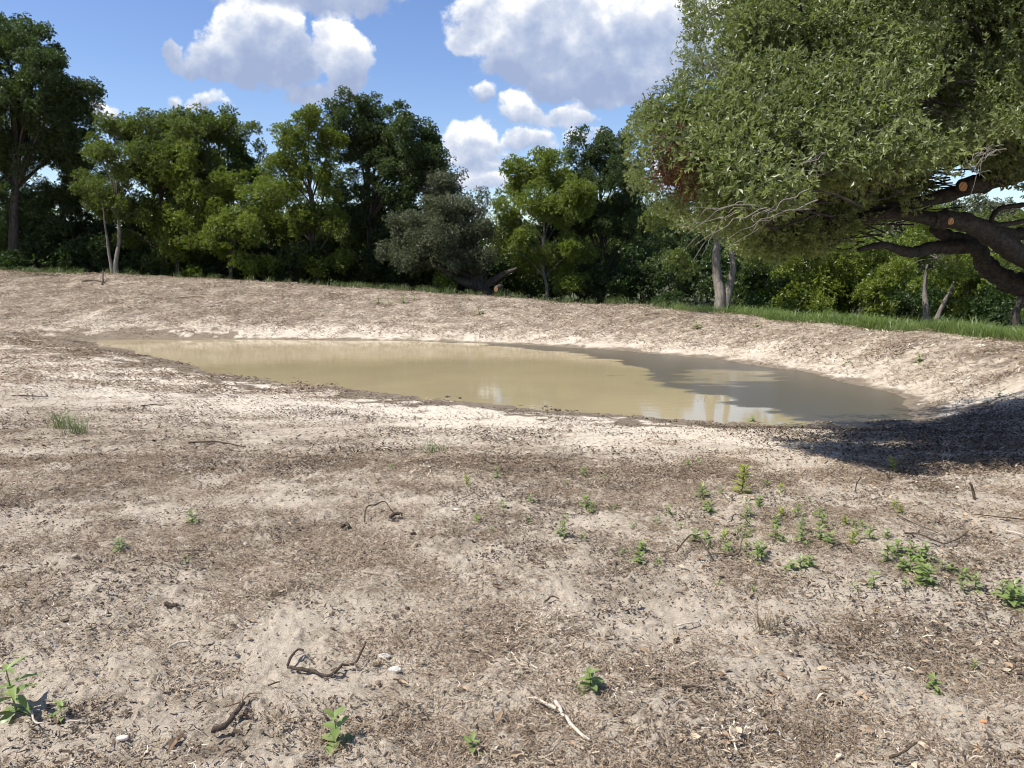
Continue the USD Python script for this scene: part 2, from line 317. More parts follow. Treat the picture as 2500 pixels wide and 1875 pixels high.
GN = {
    'g': ('geometry', {}), 'pale': ('attribute', {'attribute': 'pale'}), 'wet': ('attribute', {'attribute': 'wet'}),
    'nl': ('noise_texture', {'scale': 1.5, 'detail': 6.0, 'roughness': 0.62}),
    'nm': ('noise_texture', {'scale': 5.5, 'detail': 6.0, 'roughness': 0.62, 'distortion': 0.6}),
    'nf': ('noise_texture', {'scale': 46.0, 'detail': 5.0, 'roughness': 0.7, 'distortion': 1.5}),
    'st': ('mapping', {'mapping_type': 'point', 'scale': (26.0, 60.0, 30.0), 'rotation': (0, 0, 0.35)}),
    'ns': ('noise_texture', {'scale': 1.0, 'detail': 5.0, 'roughness': 0.68, 'distortion': 2.4}),
    'a1': ('math', {'math_type': 'multiply_add', 'value2': 0.75}), 'more': ('attribute', {'attribute': 'more'}), 'veg': ('attribute', {'attribute': 'veg'}), 'a0': ('math', {'math_type': 'subtract', 'value2': 0.36}), 'mv': ('mix', {'color2': (0.055, 0.062, 0.026)}),
    'a2': ('math', {'math_type': 'multiply_add', 'value2': 0.85}),
    'a3': ('math', {'math_type': 'multiply_add', 'value2': 0.75}),
    'litter': ('rgb_ramp', {'ramp': [(0.0, (0.52, 0.452, 0.355)), (0.42, (0.455, 0.390, 0.302)), (0.55, (0.31, 0.258, 0.192)), (0.70, (0.19, 0.153, 0.112)), (1.0, (0.09, 0.071, 0.051))]}),
    'sandf': ('rgb_ramp', {'ramp': [(0.0, (0.25, 0.185, 0.12)), (0.33, (0.40, 0.315, 0.22)), (0.43, (0.62, 0.545, 0.435)), (1.0, (0.72, 0.655, 0.55))]}),
    'mp': ('mix', {}), 
    'mud': ('rgb_ramp', {'ramp': [(0.3, (0.13, 0.10, 0.068)), (0.5, (0.20, 0.16, 0.11)), (0.7, (0.26, 0.21, 0.15))]}),
    'mw': ('mix', {}),
    'rr': ('map_range', {'from_min': 0.0, 'from_max': 1.0, 'to_min': 0.92, 'to_max': 0.42}),
    'bh': ('math', {'math_type': 'add'}),
    'b': ('bump', {'strength': 0.9, 'distance': 0.018}),
    'p': ('principled_bsdf', {'specular_ior_level': 0.2}),
}
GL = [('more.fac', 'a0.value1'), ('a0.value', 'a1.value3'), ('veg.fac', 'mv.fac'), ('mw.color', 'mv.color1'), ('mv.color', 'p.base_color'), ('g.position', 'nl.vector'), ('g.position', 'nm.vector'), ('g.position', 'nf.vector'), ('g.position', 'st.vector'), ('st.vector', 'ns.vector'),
      ('nl.fac', 'a1.value1'), ('nm.fac', 'a2.value1'), ('a1.value', 'a2.value3'), ('ns.fac', 'a3.value1'), ('a2.value', 'a3.value3')]
GN['a4'] = ('math', {'math_type': 'multiply_add', 'value2': 1.0, 'value3': -0.42}); GL.append(('a3.value', 'a4.value1'))
GL += [('a4.value', 'litter.fac')]
GN['sf'] = ('math', {'math_type': 'multiply_add', 'value2': 0.55, 'value3': 0.0}); GN['sf2'] = ('math', {'math_type': 'multiply_add', 'value2': 0.45})
GL += [('ns.fac', 'sf.value1'), ('sf.value', 'sf2.value3'), ('nf.fac', 'sf2.value1'), ('sf2.value', 'sandf.fac')]
GL += [('pale.fac', 'mp.fac'), ('litter.color', 'mp.color1'), ('sandf.color', 'mp.color2'), ('nm.fac', 'mud.fac'), ('wet.fac', 'mw.fac'), ('mp.color', 'mw.color1'), ('mud.color', 'mw.color2'),
       ('wet.fac', 'rr.value'), ('rr.result', 'p.roughness'), ('nf.fac', 'bh.value1'), ('ns.fac', 'bh.value2'), ('bh.value', 'b.height'), ('b.normal', 'p.normal')]
M_ground = mat('sandy_ground', GN, GL)
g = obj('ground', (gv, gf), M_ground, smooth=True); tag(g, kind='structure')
mulch = smooth(gv[:, 0], 3.2, 5.0) * smooth(gv[:, 1], 6.8, 8.4) * smooth(gv[:, 1] + 0.9 * (n2 - 0.5) * 4 - 0.25 * (gv[:, 0] - 5), 14.2, 11.8)  # follows the oak's shadow: shade painted into the ground along with leaf mulch
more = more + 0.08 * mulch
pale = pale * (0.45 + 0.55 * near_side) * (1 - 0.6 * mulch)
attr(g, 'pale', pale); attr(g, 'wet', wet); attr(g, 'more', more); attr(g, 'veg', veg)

# ------------------------------------------------------------------ the pond
def pond():
    x = np.arange(shore[:, 0].min() - 1.5, shore[:, 0].max() + 1.2, 0.075); y = np.arange(shore[:, 1].min() - 1.0, shore[:, 1].max() + 1.4, 0.075)
    X, Y = np.meshgrid(x, y, indexing='ij')
    v = np.stack([X, Y, np.full_like(X, WATER_Z)], -1).reshape(-1, 3)
    keep = (H(X, Y) < WATER_Z + 0.05)
    nx, ny = X.shape; i, j = np.meshgrid(np.arange(nx - 1), np.arange(ny - 1), indexing='ij')
    ok = (keep[:-1, :-1] | keep[1:, :-1] | keep[:-1, 1:] | keep[1:, 1:]).ravel()
    q = np.stack([i * ny + j, (i + 1) * ny + j, (i + 1) * ny + j + 1, i * ny + j + 1], -1).reshape(-1, 4)[ok]
    clear = Polygon([on_plane(px, py, WATER_Z)[:2] for px, py in ((1080, 830), (1250, 849), (1400, 862), (1500, 876), (1550, 890), (1530, 905), (1570, 922), (1650, 944), (1740, 966), (1820, 996), (1870, 1010), (1950, 1018), (1930, 1032), (1980, 1050), (2300, 1060), (2400, 960), (2100, 890), (1500, 820))]).buffer(0)
    pts = v[:, :2].copy(); q3 = np.c_[pts * [0.5, 1.1], np.zeros(len(pts))]
    wob = np.stack([meshkit.fbm(q3 * 1.7, 5, 3) - 0.5, meshkit.fbm(q3 * 1.7, 5, 13) - 0.5], 1)
    s1 = shapely.points(pts + wob * [2.2, 1.1])
    dist = np.where(shapely.contains(clear, s1), 1, -1) * shapely.distance(clear.exterior, s1)
    streak = meshkit.fbm(np.c_[pts * [1.1, 4.5], np.zeros(len(pts))], 5, 41) - 0.5
    isl = Polygon([on_plane(px, py, WATER_Z)[:2] for px, py in ((1690, 905), (1850, 912), (1840, 925), (1760, 935), (1700, 930))])
    di = shapely.distance(isl, shapely.points(pts))
    val = smooth(dist + streak * 0.35, -0.10, 0.16) * (1 - 0.5 * (1 - smooth(di + streak * 1.6, 0.0, 0.5)))
    # drop unused vertices
    f = np.vstack([q[:, [0, 1, 2]], q[:, [0, 2, 3]]]); idx = np.unique(f); remap = np.zeros(len(v), int); remap[idx] = np.arange(len(idx))
    return v[idx], remap[f], val[idx]
wv, wf, wval = pond()
M_water = mat('muddy_water', {
    'g': ('geometry', {}), 'c': ('attribute', {'attribute': 'clear'}),
    'mp': ('mapping', {'mapping_type': 'point', 'scale': (1.0, 2.2, 1.0)}),
    'n': ('noise_texture', {'scale': 2.3, 'detail': 3.0, 'roughness': 0.5}), 'n2': ('noise_texture', {'scale': 0.35, 'detail': 3.0}),
    'tan': ('rgb_ramp', {'ramp': [(0.35, (0.285, 0.238, 0.138)), (0.65, (0.32, 0.266, 0.155))]}),
    'm': ('mix', {'color2': (0.070, 0.061, 0.040)}), 'wr': ('map_range', {'from_min': 0.0, 'from_max': 1.0, 'to_min': 0.05, 'to_max': 0.26}), 'b': ('bump', {'strength': 0.16, 'distance': 0.010}),
    'p': ('principled_bsdf', {'roughness': 0.05, 'ior': 1.33})},
    [('g.position', 'mp.vector'), ('mp.vector', 'n.vector'), ('g.position', 'n2.vector'), ('n2.fac', 'tan.fac'), ('tan.color', 'm.color1'), ('c.fac', 'm.fac'), ('n.fac', 'b.height'), ('b.normal', 'p.normal'), ('m.color', 'p.base_color'), ('c.fac', 'wr.value'), ('wr.result', 'p.roughness')])
w = obj('pond_water', (wv, wf), M_water, smooth=True); tag(w, kind='structure'); attr(w, 'clear', wval)

# ------------------------------------------------------------------ plant materials and pieces
def leaf_mat(name, a, b, c=None, translucent=0.36, rough=0.42, spec=0.45):
    c = c or b
    return mat(name, {
        'o': ('object_info', {}), 'g': ('geometry', {}),
        's': ('math', {'math_type': 'multiply_add', 'value2': 0.55}), 's0': ('math', {'math_type': 'multiply', 'value2': 0.45}),
        'r': ('rgb_ramp', {'ramp': [(0.0, a), (0.55, b), (1.0, c)]}),
        't': ('mix', {'mix_type': 'multiply', 'fac': 1.0, 'color2': (1.5, 1.7, 0.7)}),
        'p': ('principled_bsdf', {'roughness': rough, 'specular_ior_level': spec}), 'tr': ('translucent_bsdf', {}), 'm': ('mix_closure', {'fac': translucent})},
        [('o.random', 's.value1'), ('g.random_per_island', 's0.value1'), ('s0.value', 's.value3'), ('s.value', 'r.fac'), ('r.color', 'p.base_color'), ('r.color', 't.color1'), ('t.color', 'tr.color'), ('p.BSDF', 'm.closure1'), ('tr.BSDF', 'm.closure2')], surface='m.closure')
def bark_mat(name, a, b, scale=9.0, stretch=0.3):
    return mat(name, {
        'g': ('geometry', {}), 'm': ('mapping', {'mapping_type': 'point', 'scale': (1.0, 1.0, stretch)}),
        'n': ('noise_texture', {'scale': scale, 'detail': 6.0, 'roughness': 0.65, 'distortion': 0.8}), 'r': ('rgb_ramp', {'ramp': [(0.32, a), (0.66, b)]}),
        'b': ('bump', {'strength': 0.9, 'distance': 0.03}), 'p': ('principled_bsdf', {'roughness': 0.9, 'specular_ior_level': 0.15})},
        [('g.position', 'm.vector'), ('m.vector', 'n.vector'), ('n.fac', 'r.fac'), ('r.color', 'p.base_color'), ('n.fac', 'b.height'), ('b.normal', 'p.normal')])
BARK_DARK = bark_mat('dark_bark', (0.030, 0.024, 0.019), (0.085, 0.07, 0.055))
BARK_GREY = bark_mat('grey_bark', (0.085, 0.074, 0.06), (0.24, 0.212, 0.178))
BARK_OAK_SHADED = bark_mat('shaded_oak_bark', (0.014, 0.012, 0.010), (0.052, 0.044, 0.036), 16.0, 1.0)  # darkened well below real oak bark, to carry the shade on the limbs
def flat_mat(name, a, b, scale=30.0, rough=0.85):
    return mat(name, {'g': ('geometry', {}), 'n': ('noise_texture', {'scale': scale, 'detail': 5.0, 'roughness': 0.65}), 'r': ('rgb_ramp', {'ramp': [(0.35, a), (0.65, b)]}), 'b': ('bump', {'strength': 0.6, 'distance': 0.004}),
                      'p': ('principled_bsdf', {'roughness': rough, 'specular_ior_level': 0.2})},
               [('g.position', 'n.vector'), ('n.fac', 'r.fac'), ('r.color', 'p.base_color'), ('n.fac', 'b.height'), ('b.normal', 'p.normal')])
def island_mat(name, stops, rough=0.8, trans=0.0):
    return mat(name, {'o': ('object_info', {}), 'g': ('geometry', {}), 's': ('math', {'math_type': 'add'}), 'f': ('math', {'math_type': 'fraction'}), 'r': ('rgb_ramp', {'ramp': stops}), 'p': ('principled_bsdf', {'roughness': rough, 'specular_ior_level': 0.2})},
               [('o.random', 's.value1'), ('g.random_per_island', 's.value2'), ('s.value', 'f.value1'), ('f.value', 'r.fac'), ('r.color', 'p.base_color')])

def leaf(length, width, fold=0.25, droop=0.15, fine=False):
    """A leaf along +x from the origin, its upper face towards +z."""
    l, w = length, width / 2
    if not fine:
        v = np.array([[0, 0, 0], [l * 0.5, w, w * fold], [l, 0, -l * droop], [l * 0.5, -w, w * fold]])
        return v, np.array([[0, 3, 2], [0, 2, 1]])
    s = np.linspace(0, 1, 6); z = -droop * l * s**2 + droop * 0.3 * l * s; x = l * s * (1 - 0.15 * droop * s)
    hw = w * np.array([0.12, 0.75, 1.0, 0.85, 0.5, 0.0])
    v = np.concatenate([np.stack([x, 0 * x, z], 1), np.stack([x, hw, z + hw * fold], 1), np.stack([x, -hw, z + hw * fold], 1)])
    f = []
    for k in range(5):
        f += [[k, k + 1, 6 + k + 1], [k, 6 + k + 1, 6 + k], [k + 1, k, 12 + k], [k + 1, 12 + k, 12 + k + 1]]
    return v, np.array(f)
def rotm(ax, ang):
    return trimesh.transformations.rotation_matrix(ang, ax)[:3, :3]
def spray(seed, n, length, width, radius, flat=0.55, twig=True):
    """A leafy twig end: leaves in small rosettes spread through a flattened ball, growing outwards."""
    g = R(seed); parts = []; used_n = 0
    while used_n < n:
        c = g.normal(size=3); c = c / np.linalg.norm(c) * radius * g.random() ** 0.4; c[2] *= flat
        k = int(g.integers(4, 8)); used_n += k
        out = unit(c + np.array([0, 0, 0.35 * radius]))
        for _ in range(k):
            d = unit(out * 0.55 + g.normal(size=3) * 0.75)
            up = unit(np.array([0, 0, 1.0]) + g.normal(size=3) * 0.55)
            y = unit(np.cross(up, d)); z = np.cross(d, y)
            s = g.uniform(0.7, 1.25)
            v, f = leaf(length * s, width * s)
            parts.append((c + v[:, :1] * d + v[:, 1:2] * y + v[:, 2:3] * z, f))
    return join(parts)

def ball(n, g, shell=0.35):
    d = unit(g.normal(size=(n, 3))); return d * (1 - shell * g.random((n, 1)) ** 1.5), d

def crown_points(lobes, g, sub, per, size):
    """lobes: (centre, radii). Clumps are spread through each lobe, and sprays over each clump."""
    P, D, C = [], [], []
    for c, r in lobes:
        k = max(3, int(sub * np.prod(r) ** (2 / 3)))
        off, _ = ball(k, g, 0.8)
        cc = c + off * r * (0.88 + 0.20 * g.normal(size=(k, 1)).clip(-1, 1.2))
        for q in cc:
            cr = size * g.uniform(0.7, 1.45)
            pp, dd = ball(per, g, 0.6)
            P.append(q + pp * cr * np.array([1, 1, 0.72])); D.append(dd + np.array([0, 0, 0.5])); C.append(q)
    return np.vstack(P), np.vstack(D), np.array(C)

def branches(base, top, clumps, g, r0, keep, sides=5, low=0.16):
    """Limbs that leave the stem and reach for the clumps."""
    parts = []
    for q in clumps[g.permutation(len(clumps))[:keep]]:
        t = np.clip((q[2] - base[2]) / (top[2] - base[2]) - g.uniform(0.12, 0.34), low, 0.97)
        s = base + (top - base) * t
        ln = np.linalg.norm(q - s)
        mid = (s + q) / 2 + np.array([0, 0, 0.14 * ln]) + g.normal(size=3) * 0.06 * ln
        c = curve([s, mid, q], 4)
        r = r0 * (1 - 0.75 * t) * 0.5 * np.linspace(1, 0.18, len(c)) * np.clip(ln / 4, 0.4, 1)
        parts.append(tube(c, np.maximum(r, 0.012), sides))
    return join(parts)

SPRAY = {
    'broad': [spray(100 + k, 56, 0.115, 0.052, 0.38) for k in range(5)],
    'fine': [spray(200 + k, 90, 0.11, 0.05, 0.46) for k in range(5)],
    'oakfar': [spray(300 + k, 80, 0.10, 0.045, 0.42, 0.7) for k in range(5)],
    'shrub': [spray(400 + k, 44, 0.15, 0.08, 0.42) for k in range(4)],
}
G_mid = leaf_mat('mid_green_leaves', (0.068, 0.092, 0.020), (0.118, 0.148, 0.030), (0.175, 0.205, 0.050))
G_bright = leaf_mat('yellow_green_leaves', (0.092, 0.122, 0.018), (0.155, 0.192, 0.026), (0.225, 0.265, 0.050))
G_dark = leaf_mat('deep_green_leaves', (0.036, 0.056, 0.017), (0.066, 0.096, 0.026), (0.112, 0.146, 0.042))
G_olive = leaf_mat('olive_green_leaves', (0.065, 0.075, 0.036), (0.105, 0.118, 0.058), (0.16, 0.17, 0.09), translucent=0.15)
G_sunlit = leaf_mat('sunlit_bush_leaves', (0.115, 0.150, 0.026), (0.185, 0.228, 0.038), (0.27, 0.31, 0.065), translucent=0.38)  # lighter leaf colour, painting sunlight onto the bushes below the oak
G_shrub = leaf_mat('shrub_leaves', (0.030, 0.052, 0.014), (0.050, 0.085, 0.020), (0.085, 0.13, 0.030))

def tree(label, depth, base_px, top_px, lobes, leaf='broad', m=G_mid, bark=BARK_DARK, r0=0.20, seed=1, sub=7.4, per=14, size=0.46, name='deciduous_tree', cat='tree', group=None, stems=None, keep=26, base_z=None, spread=0.9, sc=1.0, skirt=6, low=0.22):
    g = R(seed)
    bx = at(base_px, HORIZON + 40, depth); zb = float(H(np.array([bx[0]]), np.array([bx[1]]))[0]) - 0.15 if base_z is None else base_z
    base = np.array([bx[0], bx[1], zb]); top = at(top_px[0], top_px[1], depth + 0.5)
    L = []
    for (px, py, rx, *ry) in lobes:
        ry = ry[0] if ry else rx
        dd = depth + g.normal() * spread
        L.append((at(px, py, dd), np.array([rx, (rx + ry) / 2 * 0.9, ry]) * dd / FPX))
    L = [(c, r * 1.12) for c, r in L]; P, D, C = crown_points(L, g, sub, per, size)
    if skirt:      # lower boughs hanging round the stem
        for _ in range(skirt):
            q = base + np.array([g.normal() * 1.5, g.normal() * 0.7, g.uniform(0.9, 4.8)]); pp, dd = ball(34, g, 0.7)
            P = np.vstack([P, q + pp * g.uniform(0.4, 0.85) * np.array([1.3, 1.2, 0.8])]); D = np.vstack([D, dd + [0, 0, 0.5]]); C = np.vstack([C, q])
    t = thing(name, label, cat, group, loc=base)
    tr = []
    for k, (dx0, dx1, dr, frac) in enumerate(stems or [(0, 0, 1.0, 0.9)]):
        e = base + (top - base) * frac; e[0] += dx1
        s = base.copy(); s[0] += dx0
        mids = [s + (e - s) * u + np.array([g.normal() * 0.06, g.normal() * 0.06, 0]) * (0 < u < 1) for u in np.linspace(0, 1, 7)]
        c = curve(mids, 4); u = np.linspace(0, 1, len(c))
        tr.append(tube(c - base, r0 * dr * (1 - 0.82 * u) + r0 * dr * 0.5 * np.exp(-u * 26), 9, 0.06, seed + k))
    obj('trunk', join(tr), bark, t, smooth=True)
    obj('branches', branches(base - base, top - base, C - base, g, r0, min(keep, len(C)), low=low), bark, t, smooth=True)
    n = len(P); pr = SPRAY[leaf]
    tag(scatter('crown', pr, m, P - base, quat_from(D, g.random(n) * 2 * PI), g.uniform(0.75, 1.25, n) * sc, g.integers(0, len(pr), n), t), kind='stuff')
    return t

# ------------------------------------------------------------------ the tree line
TL = 'trees of the tree line behind the bank'
tree('tallest tree of the row, dark green with open limbs, at the left edge', 47, 25, (60, 90), [(55, 135, 78, 74), (30, 110, 60, 52), (100, 150, 60, 56), (110, 190, 74, 64), (130, 260, 80, 60), (20, 230, 80, 70), (175, 270, 60, 55), (205, 225, 35, 30), (60, 330, 110, 60), (-60, 250, 80, 110), (150, 380, 80, 70), (-40, 420, 90, 80), (190, 350, 45, 50)], 'broad', G_dark, r0=0.34, seed=11, group=TL, keep=30, low=0.4)
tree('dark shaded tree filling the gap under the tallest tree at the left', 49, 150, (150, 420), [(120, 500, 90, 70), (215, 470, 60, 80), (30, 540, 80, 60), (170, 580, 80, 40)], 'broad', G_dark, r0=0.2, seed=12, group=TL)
tree('slim tree with two pale grey trunks in front of the row, light green crown', 43.5, 283, (285, 320), [(285, 325, 60, 42), (250, 380, 50, 45), (330, 400, 65, 60), (270, 470, 70, 40), (240, 510, 50, 28), (320, 520, 55, 30), (215, 430, 30, 30)], 'broad', G_mid, BARK_GREY, r0=0.135, seed=13, group=TL, stems=[(0.05, 0.3, 1, 0.85), (-0.15, -1.0, 0.8, 0.62)], skirt=0, low=0.45)
tree('pale green tree with a pointed top, right of the pale two-trunk tree', 46, 395, (398, 285), [(395, 315, 62, 48), (345, 335, 50, 50), (450, 330, 50, 50), (360, 370, 50, 50), (430, 380, 60, 60), (400, 460, 70, 60), (380, 540, 60, 50)], 'broad', G_mid, r0=0.2, seed=14, group=TL)
tree('bright yellow-green tree in the middle of the left group', 44.5, 432, (430, 360), [(430, 390, 38, 48), (445, 450, 45, 45), (420, 520, 48, 45)], 'broad', G_bright, r0=0.14, seed=15, group=TL)
tree('rounded green tree at the right end of the left group, next to the sky gap', 46.5, 540, (530, 275), [(510, 310, 52, 48), (470, 320, 48, 46), (470, 400, 50, 60), (565, 335, 60, 50), (600, 400, 55, 55), (530, 400, 70, 60), (625, 440, 32, 40), (560, 480, 75, 50)], 'broad', G_mid, r0=0.21, seed=16, group=TL)
tree('low bright green tree in front, below the sky gap', 43, 560, (570, 450), [(570, 455, 55, 38), (520, 490, 55, 40), (620, 490, 55, 38), (660, 470, 35, 32), (570, 550, 80, 38), (490, 545, 45, 28)], 'broad', G_bright, r0=0.13, seed=17, group=TL)
tree('yellow-green tree with a notched top, right of the sky gap', 45, 770, (745, 275), [(742, 300, 50, 38), (708, 335, 40, 40), (790, 345, 55, 45), (720, 400, 70, 45), (810, 430, 50, 50), (690, 470, 50, 45), (770, 520, 80, 45), (700, 560, 60, 35), (650, 535, 25, 30)], 'broad', G_bright, r0=0.21, seed=18, group=TL)
tree('tall dark green tree of the centre with two bumps on top', 47, 905, (890, 245), [(838, 270, 42, 40), (895, 268, 46, 42), (850, 340, 60, 50), (1000, 400, 60, 60), (940, 310, 65, 55), (985, 320, 45, 40), (1040, 340, 48, 46), (1070, 400, 40, 55), (960, 400, 80, 60), (870, 360, 55, 50), (1000, 480, 80, 60), (870, 480, 60, 60), (920, 560, 80, 50)], 'broad', G_dark, r0=0.3, seed=19, group=TL, keep=30, low=0.4)
tree('dull green narrow tree against the sky, right flank of the tall centre tree', 45, 1085, (1085, 415), [(1085, 430, 34, 36), (1065, 480, 45, 40), (1095, 500, 40, 40)], 'oakfar', G_olive, r0=0.13, seed=20, group=TL)
tree('slender yellow-green tree with a thin pale trunk, right of the grey-green oak', 42.5, 1333, (1320, 380), [(1315, 410, 66, 46), (1265, 450, 50, 52), (1410, 480, 50, 50), (1370, 440, 50, 50), (1245, 520, 40, 42), (1320, 490, 70, 40), (1390, 510, 45, 50), (1260, 580, 42, 36), (1395, 590, 28, 22), (1300, 640, 38, 24), (1365, 665, 32, 22)], 'broad', G_bright, BARK_GREY, r0=0.10, seed=21, group=TL)
tree('dark green tree with a knobbly top beside the overhanging oak', 45.5, 1470, (1465, 345), [(1430, 385, 45, 46), (1420, 520, 60, 60), (1540, 540, 60, 50), (1470, 352, 30, 40), (1510, 360, 34, 40), (1490, 430, 65, 55), (1420, 460, 40, 50), (1540, 450, 55, 70), (1480, 540, 75, 60)], 'broad', G_dark, r0=0.23, seed=22, group=TL)
tree('tree with two pale grey trunks standing in the long grass', 30.5, 1757, (1760, 420), [(1700, 460, 80, 60), (1800, 480, 90, 70), (1880, 560, 60, 45), (1620, 540, 45, 26), (1650, 640, 40, 26), (1860, 620, 45, 32)], 'broad', G_mid, BARK_GREY, r0=0.22, seed=23, group=TL, stems=[(0.0, -0.1, 1.15, 0.9), (0.16, 0.75, 0.9, 0.72)], size=0.42, sc=0.75, skirt=0, low=0.62, keep=14)
tree('leaning grey trunk forking low, in bright leaves behind the grass at the right', 25, 2272, (2300, 560), [(2230, 600, 70, 50), (2330, 600, 70, 50), (2280, 540, 90, 50), (2200, 660, 60, 40), (2340, 660, 50, 30)], 'broad', G_bright, BARK_GREY, r0=0.16, seed=24, group=TL, stems=[(-0.1, -0.3, 1, 0.7), (0.12, 0.7, 0.7, 0.75)], size=0.36, sc=0.62, skirt=0, low=0.75, keep=10)
tree('tree with a dark leaning trunk behind the grass at the right edge', 21.5, 2478, (2520, 520), [(2460, 560, 90, 60), (2560, 600, 90, 70), (2480, 650, 60, 30)], 'broad', G_mid, BARK_DARK, r0=0.16, seed=25, group=TL, stems=[(-0.1, 0.3, 1, 0.8)], size=0.36, sc=0.6, skirt=0, low=0.6)
tree('bright green tree behind the two-trunk tree, seen under the oak limbs', 32, 2060, (2060, 540), [(2010, 600, 70, 50), (2110, 600, 80, 50), (2060, 660, 100, 45), (2150, 650, 60, 40), (1960, 650, 50, 40)], 'broad', G_bright, r0=0.14, seed=26, group=TL, size=0.5, sc=0.75)
tree('pale hazy green tree farthest back at the right, behind the bright trees', 38, 2380, (2380, 500), [(2330, 560, 110, 70), (2440, 560, 100, 80), (2180, 570, 120, 70), (2400, 650, 110, 50), (2250, 650, 100, 50)], 'fine', G_olive, r0=0.2, seed=27, group=TL, size=0.7)

NEAR = [(25, 'tallest tree at the left edge'), (150, 'dark tree under the tallest one'), (283, 'slim pale two-trunk tree'), (395, 'pale green pointed tree'), (432, 'bright yellow-green tree of the left group'), (540, 'rounded tree by the sky gap'), (600, 'low bright tree below the sky gap'), (690, 'left side of the notched yellow-green tree'), (770, 'notched yellow-green tree'), (905, 'tall centre tree'), (990, 'right side of the tall centre tree'), (1085, 'narrow dull green tree'), (1175, 'grey-green oak'), (1333, 'slender tree with a thin pale trunk'), (1470, 'knobbly dark tree'), (1600, 'left edge of the overhanging oak'), (1757, 'two pale grey trunks'), (1850, 'right side of the two pale grey trunks')]
def near_name(px, seen):
    i = int(np.argmin([abs(px - a) for a, _ in NEAR])); seen[i] = seen.get(i, 0) + 1
    return NEAR[i][1], ('', ', further to the right', ', rightmost of three', ', last of four')[min(seen[i] - 1, 3)]
SR = 'second row of trees behind the tree line'; seen2 = {}
gq = R(404)
for k, px in enumerate((-60, 40, 130, 225, 300, 350, 440, 500, 590, 690, 760, 840, 900, 990, 1060, 1260, 1340, 1420, 1500, 1570, 1660)):
    tp = 492 + gq.normal() * 22 + (45 if 1020 < px < 1300 else 0) + (30 if 560 < px < 720 else 0)
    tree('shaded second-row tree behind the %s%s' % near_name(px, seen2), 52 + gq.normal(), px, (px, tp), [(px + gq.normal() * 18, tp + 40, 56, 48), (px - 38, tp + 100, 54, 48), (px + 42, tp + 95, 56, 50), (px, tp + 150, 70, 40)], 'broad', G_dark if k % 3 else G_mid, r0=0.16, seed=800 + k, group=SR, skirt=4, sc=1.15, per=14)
# the spreading grey-green oak with crooked limbs
def far_oak():
    g = R(41); D = 42.0
    L = [(at(px, py, D + dz), np.array([rx, rx * 0.9, ry]) * D / FPX) for px, py, rx, ry, dz in ((1080, 520, 60, 42, 0), (1130, 500, 55, 38, .5), (1020, 560, 70, 45, -.5), (1160, 570, 55, 50, 0), (960, 610, 45, 30, 0), (1080, 590, 80, 40, -1.5), (1180, 630, 40, 24, -.5), (1000, 635, 75, 22, -1), (1100, 640, 60, 18, -1))]
    P, Dn, C = crown_points(L, g, 12, 14, 0.42)
    bx = at(1175, 700, D); base = np.array([bx[0], bx[1], float(H(np.array([bx[0]]), np.array([bx[1]]))[0]) - 0.1])
    t = thing('oak_tree', 'low spreading grey-green oak with crooked dark limbs behind the bank', 'tree', TL, loc=base)
    def limb(pts, r0, r1):
        c = curve([at(x, y, D + k) for x, y, k in pts], 5) - base
        return tube(c, np.linspace(r0, r1, len(c)), 8, 0.07, 5)
    obj('trunk', join([limb([(1195, 745, 0), (1180, 715, 0), (1150, 680, 0)], 0.55, 0.42)]), BARK_DARK, t, True)
    for pts, a, b in ((((1165, 695, 0), (1110, 680, -.5), (1070, 650, -1), (1020, 635, -1)), .3, .1), (((1160, 690, 0), (1120, 655, .3), (1080, 610, .6), (1050, 560, 0)), .28, .08), (((1165, 690, 0), (1175, 640, 0), (1150, 580, 0)), .3, .1), (((1180, 700, 0), (1225, 672, -.5), (1262, 655, -1)), .24, .07), (((1120, 685, -.4), (1090, 690, -.8), (1060, 700, -1.2)), .2, .12), (((1060, 648, -1), (1000, 625, -.5), (950, 615, 0)), .16, .05)):
        obj('limb', limb(pts, a, b), BARK_DARK, t, True)
    obj('branches', branches(at(1150, 690, D) - base, at(1090, 500, D) - base, C - base, g, 0.25, 60), BARK_DARK, t, True)
    n = len(P); tag(scatter('crown', SPRAY['oakfar'], G_olive, P - base, quat_from(Dn, g.random(n) * 6.28), g.uniform(0.7, 1.15, n), g.integers(0, 5, n), t), kind='stuff')
far_oak()

